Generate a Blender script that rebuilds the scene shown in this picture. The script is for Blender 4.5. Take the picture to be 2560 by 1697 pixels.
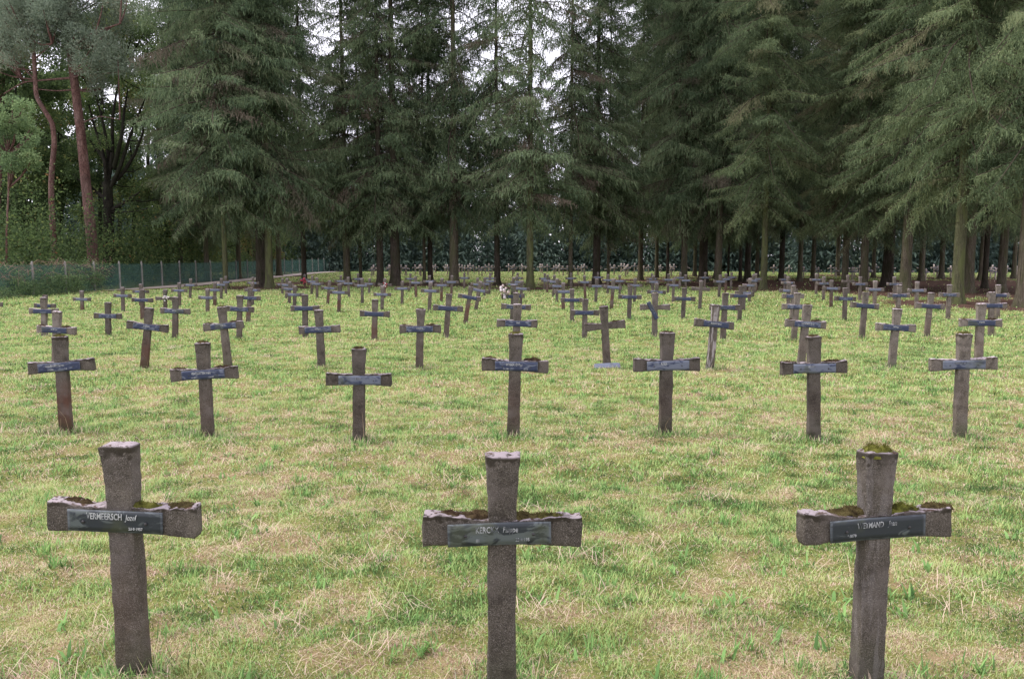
import bpy, math, random
import numpy as np
from mathutils import Vector
R = math.radians
for o in list(bpy.data.objects): bpy.data.objects.remove(o)
SC = bpy.context.scene
COL = SC.collection

# ------------------------------------------------------------ camera, sky, sun, exposure
CAMH = 1.61; PITCH = R(5.86); FPX = 1920.0; CX, CY = 1280.0, 848.5
cam = bpy.data.objects.new('camera', bpy.data.cameras.new('camera'))
COL.objects.link(cam); SC.camera = cam
cam.location = (0, 0, CAMH); cam.rotation_euler = (R(90) - PITCH, 0, 0)
cam.data.sensor_width = 36; cam.data.lens = 27.0
cam.data.clip_start = .05; cam.data.clip_end = 1500
SC.render.resolution_x = 1024; SC.render.resolution_y = 678
SC.view_settings.view_transform = 'Standard'; SC.view_settings.look = 'None'
SC.view_settings.gamma = 1; SC.view_settings.exposure = 1.25

SUN_EL = 52; SUN_AZ = -82      # from the left, behind thin cloud
w = bpy.data.worlds.new('World'); SC.world = w; w.use_nodes = True
nt = w.node_tree; nt.nodes.clear()
out = nt.nodes.new('ShaderNodeOutputWorld'); bg = nt.nodes.new('ShaderNodeBackground')
sky = nt.nodes.new('ShaderNodeTexSky'); sky.sky_type = 'NISHITA'; sky.sun_disc = False
sky.sun_elevation = R(SUN_EL); sky.sun_rotation = R(SUN_AZ)
tc = nt.nodes.new('ShaderNodeTexCoord'); nz = nt.nodes.new('ShaderNodeTexNoise')
nz.inputs['Scale'].default_value = 2.2; nz.inputs['Detail'].default_value = 5
nt.links.new(tc.outputs['Generated'], nz.inputs['Vector'])
mr = nt.nodes.new('ShaderNodeMapRange'); mr.inputs[1].default_value = .3; mr.inputs[2].default_value = .7
mr.inputs[3].default_value = .8; mr.inputs[4].default_value = .97
nt.links.new(nz.outputs['Fac'], mr.inputs[0])
mx = nt.nodes.new('ShaderNodeMix'); mx.data_type = 'RGBA'
nt.links.new(mr.outputs[0], mx.inputs[0]); nt.links.new(sky.outputs[0], mx.inputs[6])
mx.inputs[7].default_value = (8.6, 8.3, 9.3, 1)          # thin bright cloud cover
nt.links.new(mx.outputs[2], bg.inputs['Color']); bg.inputs['Strength'].default_value = 0.1
nt.links.new(bg.outputs[0], out.inputs['Surface'])
sl = bpy.data.lights.new('sun', 'SUN'); sl.energy = 1.5; sl.angle = R(14); sl.color = (1, .95, .88)
so = bpy.data.objects.new('sun', sl); COL.objects.link(so)
el, az = R(SUN_EL), R(SUN_AZ)
sd = Vector((math.sin(az) * math.cos(el), math.cos(az) * math.cos(el), math.sin(el)))
so.rotation_euler = (-sd).to_track_quat('-Z', 'Y').to_euler(); so.location = (-10, 0, 30)

# ------------------------------------------------------------ helpers
def gz(y):
    t = np.clip((np.asarray(y, float) - 45) / 40, 0, 1)
    return 0.30 * t * t * (3 - 2 * t)
def ray(px, py):
    u = -(py - CY) / FPX; r = (px - CX) / FPX
    return r, math.cos(PITCH) + u * math.sin(PITCH), -math.sin(PITCH) + u * math.cos(PITCH)
def ground_at(px, py):
    r, fy, fz = ray(px, py)
    h = 0.0; t = 10
    for _ in range(12):
        t = (h - CAMH) / fz; h = float(gz(t * fy))
    return r * t, fy * t, h
def at_depth(px, py, Y):
    r, fy, fz = ray(px, py); t = Y / fy
    return r * t, Y, CAMH + fz * t
def hsh(*a):
    h = np.zeros(np.broadcast(*a).shape, np.uint32)
    for i, v in enumerate(a):
        h = (h ^ (np.asarray(v).astype(np.int64).astype(np.uint32) * np.uint32([374761393, 668265263, 2147483647, 1274126177][i]))) * np.uint32(2246822519)
        h ^= h >> np.uint32(13)
    h = h * np.uint32(3266489917); h ^= h >> np.uint32(16)
    return (h & np.uint32(0xffffff)).astype(float) / 16777215.0
def vnoise(P, seed=0):
    P = np.asarray(P, float); F = np.floor(P); f = P - F; f = f * f * (3 - 2 * f); F = F.astype(np.int64)
    D = P.shape[1]; r = 0
    for c in range(2 ** D):
        wgt = 1; ks = []
        for d in range(D):
            b = (c >> d) & 1
            wgt = wgt * (f[:, d] if b else 1 - f[:, d]); ks.append(F[:, d] + b)
        while len(ks) < 3: ks.append(np.zeros(len(P), np.int64))
        r = r + wgt * hsh(ks[0], ks[1], ks[2], np.full(len(P), seed))
    return r
def fbm(P, seed=0, o=3):
    r = 0; a = .5; s = 0
    for i in range(o):
        r = r + a * vnoise(np.asarray(P) * 2 ** i, seed + i); s += a; a *= .5
    return r / s
def mesh_from(name, V, faces, attrs=None, mat_idx=None, smooth=False):
    """faces: list of (M,k) int arrays"""
    me = bpy.data.meshes.new(name)
    V = np.asarray(V, np.float32)
    faces = [np.asarray(f, np.int32) for f in faces if len(f)]
    loops = np.concatenate([f.ravel() for f in faces])
    tot = np.concatenate([np.full(len(f), f.shape[1], np.int32) for f in faces])
    st = np.concatenate([[0], np.cumsum(tot)[:-1]]).astype(np.int32)
    me.vertices.add(len(V)); me.vertices.foreach_set('co', V.ravel())
    me.loops.add(len(loops)); me.loops.foreach_set('vertex_index', loops)
    me.polygons.add(len(tot)); me.polygons.foreach_set('loop_start', st); me.polygons.foreach_set('loop_total', tot)
    if mat_idx is not None: me.polygons.foreach_set('material_index', np.asarray(mat_idx, np.int32))
    me.update(calc_edges=True)
    if smooth: me.polygons.foreach_set('use_smooth', np.ones(len(tot), bool))
    for k, v in (attrs or {}).items():
        a = me.attributes.new(k, 'FLOAT', 'POINT'); a.data.foreach_set('value', np.asarray(v, np.float32))
    return me
def obj(name, me, mats, parent=None, loc=None, rot=None):
    if me and not me.materials:
        for m in (mats if isinstance(mats, (list, tuple)) else [mats]): me.materials.append(m)
    o = bpy.data.objects.new(name, me); COL.objects.link(o)
    if parent: o.parent = parent
    if loc is not None: o.location = loc
    if rot is not None: o.rotation_euler = rot
    return o
def tag(o, label=None, cat=None, group=None, kind=None):
    for k, v in (('label', label), ('category', cat), ('group', group), ('kind', kind)):
        if v: o[k] = v
    return o
def empty(name, loc, rot=(0, 0, 0)):
    o = bpy.data.objects.new(name, None); COL.objects.link(o); o.location = loc; o.rotation_euler = rot
    o.empty_display_size = .1; return o
def join(parts):
    V = []; F = []; T = []; n = 0
    for v, fs, *t in parts:
        V.append(v); F += [np.asarray(f) + n for f in fs]; n += len(v)
        if t: T.append(t[0])
    return np.concatenate(V), F, (np.concatenate(T) if T else None)
def tube(pts, rad, k=8, cap=True):
    """tapered tube through pts (world units)"""
    pts = np.asarray(pts, float); n = len(pts); rad = np.broadcast_to(rad, n)
    T = np.gradient(pts, axis=0); T /= np.linalg.norm(T, axis=1)[:, None] + 1e-9
    a = np.linspace(0, 2 * np.pi, k, endpoint=False); V = []
    ref = np.array([0, 1, 0]) if abs(T[0][1]) < .8 else np.array([1, 0, 0])
    for i in range(n):
        u = np.cross(T[i], ref); u /= np.linalg.norm(u) + 1e-9; v = np.cross(T[i], u)
        V.append(pts[i] + rad[i] * (np.cos(a)[:, None] * u + np.sin(a)[:, None] * v))
    V = np.concatenate(V); i, j = np.meshgrid(np.arange(n - 1), np.arange(k), indexing='ij'); i = i.ravel(); j = j.ravel()
    Q = np.stack([i * k + j, i * k + (j + 1) % k, (i + 1) * k + (j + 1) % k, (i + 1) * k + j], 1)
    F = [Q]
    if cap: F.append(np.arange((n - 1) * k, n * k)[None, :]); F.append(np.arange(k)[::-1][None, :])
    return V, F
def loft(zs, ws, ds, k=24, e=5.0, caps=6, dome=.008):
    """rounded-rectangle loft along Z, domed ends"""
    a = np.linspace(0, 2 * np.pi, k, endpoint=False) + np.pi / k
    c, s = np.cos(a), np.sin(a)
    ux = np.sign(c) * np.abs(c) ** (2 / e); uy = np.sign(s) * np.abs(s) ** (2 / e)
    rings = []
    for q in range(caps, 0, -1):
        t = q / caps; rings.append((zs[0] - dome * (1 - (1 - t) ** 0 * (1 - t * t) ** .5) * -1 * 0 - dome * t ** .5, ws[0] * (1 - t * .97), ds[0] * (1 - t * .97)))
    for z, ww, dd in zip(zs, ws, ds): rings.append((z, ww, dd))
    for q in range(1, caps + 1):
        t = q / caps; rings.append((zs[-1] + dome * t ** .5, ws[-1] * (1 - t * .97), ds[-1] * (1 - t * .97)))
    V = np.concatenate([np.stack([ux * ww / 2, uy * dd / 2, np.full(k, z)], 1) for z, ww, dd in rings])
    n = len(rings); i, j = np.meshgrid(np.arange(n - 1), np.arange(k), indexing='ij'); i = i.ravel(); j = j.ravel()
    Q = np.stack([i * k + j, i * k + (j + 1) % k, (i + 1) * k + (j + 1) % k, (i + 1) * k + j], 1)
    return V, [Q, np.arange((n - 1) * k, n * k)[None, :], np.arange(k)[::-1][None, :]]
def box(x0, x1, y0, y1, z0, z1):
    V = np.array([[x, y, z] for z in (z0, z1) for y in (y0, y1) for x in (x0, x1)], float)
    return V, [np.array([[0, 2, 3, 1], [4, 5, 7, 6], [0, 1, 5, 4], [2, 6, 7, 3], [0, 4, 6, 2], [1, 3, 7, 5]])]

# ------------------------------------------------------------ materials
class Mat:
    def __init__(s, name, rough=.9, spec=.2):
        s.m = bpy.data.materials.new(name); s.m.use_nodes = True; s.t = s.m.node_tree; s.t.nodes.clear()
        s.out = s.t.nodes.new('ShaderNodeOutputMaterial'); s.b = s.t.nodes.new('ShaderNodeBsdfPrincipled')
        s.t.links.new(s.b.outputs[0], s.out.inputs[0])
        s.b.inputs['Roughness'].default_value = rough; s.b.inputs['Specular IOR Level'].default_value = spec
    def n(s, typ, **kw):
        nd = s.t.nodes.new(typ)
        for k, v in kw.items(): setattr(nd, k, v)
        return nd
    def put(s, v, sock):
        if isinstance(v, bpy.types.NodeSocket): s.t.links.new(v, sock)
        elif v is not None: sock.default_value = v
    def noise(s, sc, det=3, vec=None, rough=.55, dist=0):
        nd = s.n('ShaderNodeTexNoise'); nd.inputs['Scale'].default_value = sc; nd.inputs['Detail'].default_value = det
        nd.inputs['Roughness'].default_value = rough; nd.inputs['Distortion'].default_value = dist
        s.put(vec if vec is not None else s.pos(), nd.inputs['Vector']); return nd.outputs['Fac']
    def pos(s):
        if not hasattr(s, '_p'): s._p = s.n('ShaderNodeTexCoord').outputs['Object']
        return s._p
    def off(s):
        """object coordinates shifted by a per-object random, so copies wear differently"""
        if not hasattr(s, '_o'):
            oi = s.n('ShaderNodeObjectInfo'); a = s.n('ShaderNodeVectorMath', operation='ADD'); m = s.math('MULTIPLY', oi.outputs['Random'], 37.0)
            s.put(s.pos(), a.inputs[0]); s.put(m, a.inputs[1]); s._o = a.outputs[0]
        return s._o
    def math(s, op, a, b=None, c=None, clamp=False):
        nd = s.n('ShaderNodeMath', operation=op, use_clamp=clamp)
        for i, v in enumerate((a, b, c)): s.put(v, nd.inputs[i])
        return nd.outputs[0]
    def rng(s, v, a, b, c=0.0, d=1.0):
        nd = s.n('ShaderNodeMapRange'); s.put(v, nd.inputs[0])
        for i, x in enumerate((a, b, c, d)): nd.inputs[i + 1].default_value = x
        return nd.outputs[0]
    def mix(s, f, a, b, mode='MIX'):
        nd = s.n('ShaderNodeMix', data_type='RGBA', blend_type=mode)
        s.put(f, nd.inputs[0])
        for v, k in ((a, 6), (b, 7)): s.put((*v, 1) if isinstance(v, tuple) and len(v) == 3 else v, nd.inputs[k])
        return nd.outputs[2]
    def ramp(s, f, stops):
        nd = s.n('ShaderNodeValToRGB'); s.put(f, nd.inputs[0]); e = nd.color_ramp.elements
        while len(e) < len(stops): e.new(.5)
        for q, (p, c) in zip(e, stops): q.position = p; q.color = (*c, 1)
        return nd.outputs[0]
    def attr(s, name, typ='GEOMETRY'):
        nd = s.n('ShaderNodeAttribute', attribute_name=name, attribute_type=typ); return nd.outputs['Fac']
    def col(s, c): s.put((*c, 1) if isinstance(c, tuple) else c, s.b.inputs['Base Color']); return s
    def bump(s, h, st=.3, dist=.01):
        nd = s.n('ShaderNodeBump'); nd.inputs['Strength'].default_value = st; nd.inputs['Distance'].default_value = dist
        s.put(h, nd.inputs['Height']); s.put(nd.outputs[0], s.b.inputs['Normal']); return s
    def normal_z(s):
        g = s.n('ShaderNodeNewGeometry'); x = s.n('ShaderNodeSeparateXYZ'); s.put(g.outputs['Normal'], x.inputs[0]); return x.outputs[2]

def concrete_mat(bar=False):
    m = Mat('weathered concrete bar' if bar else 'weathered concrete', .93, .15); o = m.off()
    oi = m.n('ShaderNodeObjectInfo'); sc = m.n('ShaderNodeSeparateColor'); m.put(oi.outputs['Color'], sc.inputs[0])
    rust, flake, bright = sc.outputs[0], sc.outputs[1], sc.outputs[2]
    big = m.noise(7, 5, o); fine = m.noise(120, 3, o); grit = m.noise(260, 2, o)
    c = m.ramp(m.math('ADD', m.math('MULTIPLY', big, .6), m.math('MULTIPLY', fine, .4)),
               [(.3, (.056, .048, .040)), (.48, (.112, .096, .080)), (.62, (.165, .142, .118)), (.8, (.24, .205, .175))])
    c = m.mix(m.rng(grit, .56, .68, 0, .75), c, (.36, .32, .29))
    c = m.mix(m.rng(grit, .44, .34, 0, .8), c, (.03, .026, .022))
    # vertical streaks
    mp = m.n('ShaderNodeMapping'); mp.inputs['Scale'].default_value = (1, 1, .12); m.put(o, mp.inputs[0])
    st = m.noise(45, 3, mp.outputs[0])
    c = m.mix(m.rng(st, .48, .68, 0, .14), c, (.055, .045, .036))
    # red-brown stain low on the stem
    sx = m.n('ShaderNodeSeparateXYZ'); m.put(m.pos(), sx.inputs[0])
    low = m.rng(sx.outputs[2], -.36, -.62)
    rs = m.math('MULTIPLY', m.math('MULTIPLY', low, rust), m.rng(m.noise(11, 4, mp.outputs[0]), .3, .6, .45, 1))
    c = m.mix(rs, c, (.135, .066, .048))
    # algae near the soil
    c = m.mix(m.math('MULTIPLY', m.rng(sx.outputs[2], -.72, -.92), m.rng(big, .35, .6, .15, .6)), c, (.055, .065, .03))
    # white flaking patches
    c = m.mix(m.math('MULTIPLY', flake, m.rng(m.noise(30, 4, mp.outputs[0]), .50, .58)), c, (.62, .57, .58))
    fr = m.math('ADD', m.rng(sx.outputs[2], *((.012, .055) if bar else (-.085, -.004))), m.math('MULTIPLY', m.math('SUBTRACT', m.noise(34, 4, o), .5), 1.9))
    c = m.mix(m.math('MULTIPLY', m.rng(fr, .62, .80), .85), c, (.040, .033, .022))
    # lichen and dark moss film on faces that look up
    up = m.rng(m.normal_z(), .35, .8)
    ln = m.noise(38, 5, o)
    c = m.mix(m.math('MULTIPLY', up, m.rng(ln, .36, .46)), c, (.42, .36, .38))
    c = m.mix(m.math('MULTIPLY', up, m.rng(m.noise(24, 4, o), .56, .62)), c, (.095, .055, .034))
    c = m.mix(m.rng(m.noise(13, 5, o), .56, .68, 0, .6), c, (.045, .037, .031))
    c = m.mix(m.rng(m.noise(5, 4, o), .52, .66, 0, .45), c, (.21, .18, .165))
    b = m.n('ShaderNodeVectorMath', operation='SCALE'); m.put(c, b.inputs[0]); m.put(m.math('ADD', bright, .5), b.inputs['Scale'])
    m.col(b.outputs[0]); m.bump(m.math('ADD', m.math('MULTIPLY', fine, .6), grit), .55, .004)
    return m.m
def plate_mat():
    m = Mat('dark enamel plate', .42, .32); o = m.off()
    oi = m.n('ShaderNodeObjectInfo'); sc = m.n('ShaderNodeSeparateColor'); m.put(oi.outputs['Color'], sc.inputs[0])
    wear = sc.outputs[0]; wet = sc.outputs[1]
    mp = m.n('ShaderNodeMapping'); mp.inputs['Scale'].default_value = (1, 1, 2.6); m.put(o, mp.inputs[0])
    n1 = m.noise(8, 5, mp.outputs[0], .62, 1.2)
    thr = m.math('SUBTRACT', .66, m.math('MULTIPLY', wear, .36))
    k = m.math('MULTIPLY', m.math('SUBTRACT', n1, thr), 14, clamp=True)
    blue = m.mix(wet, (.030, .040, .085), (.022, .027, .032))
    pale = m.mix(wet, (.125, .14, .19), (.080, .094, .092))
    c = m.mix(k, blue, pale)
    c = m.mix(m.rng(m.noise(5, 3, o), .56, .66, 0, .55), c, (.058, .066, .035))
    # unpainted worn rim
    sx = m.n('ShaderNodeSeparateXYZ'); m.put(m.pos(), sx.inputs[0])
    rim = m.math('MAXIMUM', m.rng(m.math('ABSOLUTE', sx.outputs[2]), .0365, .039), m.rng(m.math('ABSOLUTE', sx.outputs[0]), .184, .19))
    c = m.mix(m.math('MULTIPLY', m.math('MULTIPLY', rim, .7), m.rng(n1, .4, .6, .2, 1)), c, (.12, .135, .155))
    m.col(c); m.put(m.rng(n1, .3, .7, .42, .7), m.b.inputs['Roughness']); m.bump(n1, .15, .003)
    return m.m
def letter_mat():
    m = Mat('worn white lettering', .7, .3); n1 = m.noise(38, 4, m.off()); n2 = m.noise(9, 2, m.off())
    m.col(m.mix(m.math('MULTIPLY', m.rng(n1, .38, .56), m.rng(n2, .36, .48, .3, 1)), (.06, .066, .075), (.36, .37, .38))); return m.m
def letter_clear_mat():
    m = Mat('white lettering', .7, .3); n1 = m.noise(60, 4, m.off())
    m.col(m.mix(m.rng(n1, .36, .5), (.14, .15, .16), (.44, .45, .45))); return m.m
def moss_mat():
    m = Mat('moss cushion', 1, .05)
    n1 = m.noise(28, 4, m.off())
    oi = m.n('ShaderNodeObjectInfo'); sc = m.n('ShaderNodeSeparateColor'); m.put(oi.outputs['Color'], sc.inputs[0])
    g = m.ramp(n1, [(.3, (.035, .035, .012)), (.5, (.10, .105, .02)), (.7, (.17, .17, .04))])
    d = m.ramp(n1, [(.3, (.022, .014, .010)), (.5, (.055, .036, .022)), (.7, (.085, .065, .035))])
    m.col(m.mix(sc.outputs[0], d, g)); m.bump(m.noise(300, 2), .6, .004); return m.m
def simple(name, c, rough=.8, spec=.3, var=.25, sc=30):
    m = Mat(name, rough, spec); n = m.noise(sc, 4, m.off())
    m.col(m.mix(m.rng(n, .3, .7), tuple(x * (1 - var) for x in c), tuple(x * (1 + var) for x in c))); m.bump(n, .2, .005); return m.m
def bark_mat(name, stops, moss=(.075, .085, .035), amt=.5, sc=7):
    m = Mat(name, .97, .1); o = m.off()
    mp = m.n('ShaderNodeMapping'); mp.inputs['Scale'].default_value = (1, 1, .35); m.put(o, mp.inputs[0])
    v = m.n('ShaderNodeTexVoronoi', feature='DISTANCE_TO_EDGE'); v.inputs['Scale'].default_value = sc * 2.5; m.put(mp.outputs[0], v.inputs['Vector'])
    n1 = m.noise(sc, 6, mp.outputs[0])
    c = m.ramp(n1, stops)
    c = m.mix(m.rng(v.outputs['Distance'], .0, .12, .7, 0), c, tuple(x * .35 for x in stops[0][1]))
    c = m.mix(m.rng(m.noise(1.1, 4, o), .45, .6, 0, amt), c, moss)
    m.col(c); m.bump(m.math('ADD', m.math('MINIMUM', v.outputs['Distance'], .15), m.math('MULTIPLY', n1, .5)), .8, .05); return m.m
def leaf_mat(name, stops, trans=.25):
    m = Mat(name, .75, .15)
    t = m.attr('tint'); oi = m.n('ShaderNodeObjectInfo')
    tt = m.math('ADD', m.math('ADD', t, m.math('MULTIPLY', oi.outputs['Random'], .14)), -.07, clamp=True)
    c = m.ramp(tt, stops); m.col(c)
    tr = m.n('ShaderNodeBsdfTranslucent'); m.put(c, tr.inputs[0]); mxs = m.n('ShaderNodeMixShader'); mxs.inputs[0].default_value = trans
    m.t.links.new(m.b.outputs[0], mxs.inputs[1]); m.t.links.new(tr.outputs[0], mxs.inputs[2]); m.t.links.new(mxs.outputs[0], m.out.inputs[0])
    return m.m

MC = concrete_mat(); MCB = concrete_mat(True); MP = plate_mat(); ML = letter_mat(); MLC = letter_clear_mat(); MM = moss_mat()
M_BOLT = simple('rusty bolt', (.03, .028, .03), .5, .4)
M_POST = simple('grey concrete post', (.24, .225, .21), .9, .15, .3, 6)
M_BARK = bark_mat('spruce bark', [(.3, (.055, .045, .034)), (.5, (.115, .098, .072)), (.72, (.19, .165, .125))])
M_BARKD = bark_mat('dark spruce bark', [(.3, (.032, .026, .021)), (.5, (.070, .057, .046)), (.72, (.12, .10, .08))], (.03, .034, .014), .5)
M_BARKG = bark_mat('mossy spruce bark', [(.3, (.05, .05, .03)), (.5, (.10, .10, .055)), (.72, (.15, .145, .09))], (.11, .125, .05), .8)
M_PINE = bark_mat('red pine bark', [(.3, (.075, .038, .032)), (.5, (.14, .078, .066)), (.72, (.22, .14, .12))], (.13, .095, .085), .3, 4)
M_OAK = bark_mat('black oak bark', [(.3, (.012, .011, .009)), (.5, (.028, .025, .020)), (.72, (.05, .045, .035))], (.03, .035, .018), .4)
M_TWIG = simple('grey brown twigs', (.060, .046, .036), .95, .1, .4, 3)
M_SPRUCE = leaf_mat('spruce needles', [(0, (.036, .056, .034)), (.3, (.090, .134, .072)), (.55, (.152, .208, .110)), (.75, (.205, .262, .138)), (.86, (.165, .185, .11)), (.94, (.145, .128, .095)), (1, (.15, .12, .09))], .38)
M_SPRUCE2 = leaf_mat('yellowish spruce needles', [(0, (.052, .078, .040)), (.3, (.108, .150, .078)), (.55, (.165, .218, .108)), (.78, (.220, .262, .130)), (.9, (.21, .21, .12)), (1, (.18, .15, .105))], .38)
M_PINEN = leaf_mat('blue green pine needles', [(0, (.080, .10, .070)), (.35, (.17, .22, .155)), (.65, (.25, .30, .215)), (.85, (.22, .205, .14)), (1, (.23, .165, .115))], .35)
M_LEAF = leaf_mat('oak leaves', [(0, (.030, .050, .022)), (.4, (.080, .125, .048)), (.7, (.14, .195, .070)), (.88, (.22, .26, .09)), (.96, (.28, .25, .09)), (1, (.24, .13, .06))], .45)
M_LEAFL = leaf_mat('light green leaves', [(0, (.09, .14, .07)), (.5, (.20, .29, .13)), (.85, (.30, .38, .18)), (1, (.34, .27, .13))], .45)
M_FAR = leaf_mat('distant fir needles', [(0, (.045, .070, .062)), (.4, (.10, .150, .125)), (.75, (.15, .205, .16)), (1, (.19, .24, .17))], .35)
M_GRASS = leaf_mat('grass blades', [(0, (.035, .070, .025)), (.16, (.10, .20, .06)), (.32, (.27, .45, .15)), (.50, (.44, .58, .21)), (.62, (.48, .48, .22)), (.78, (.64, .52, .37)), (.92, (.66, .50, .42)), (1, (.26, .16, .12))], .33)
def ground_mat():
    m = Mat('mossy turf', 1, .05)
    l = m.attr('litter'); t = m.attr('dry'); f = m.noise(55, 4); f2 = m.noise(9, 5)
    k = m.math('ADD', m.math('MULTIPLY', t, .55), m.math('ADD', m.math('MULTIPLY', f, .35), m.math('MULTIPLY', f2, .25)))
    c = m.ramp(k, [(.30, (.035, .045, .015)), (.45, (.08, .10, .03)), (.58, (.17, .18, .055)), (.72, (.24, .18, .10)), (.88, (.28, .18, .12))])
    lit = m.ramp(m.noise(3.5, 6), [(.3, (.040, .024, .018)), (.5, (.085, .050, .038)), (.68, (.13, .085, .062))])
    c = m.mix(m.rng(m.math('ADD', l, m.math('MULTIPLY', m.math('SUBTRACT', m.noise(1.6, 5), .5), .8)), .42, .58), c, lit)
    m.col(c); m.bump(m.math('ADD', f, f2), .7, .03); return m.m
M_GROUND = ground_mat()
M_PATH = simple('pale sand path', (.42, .35, .31), .95, .1, .2, 4)

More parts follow.
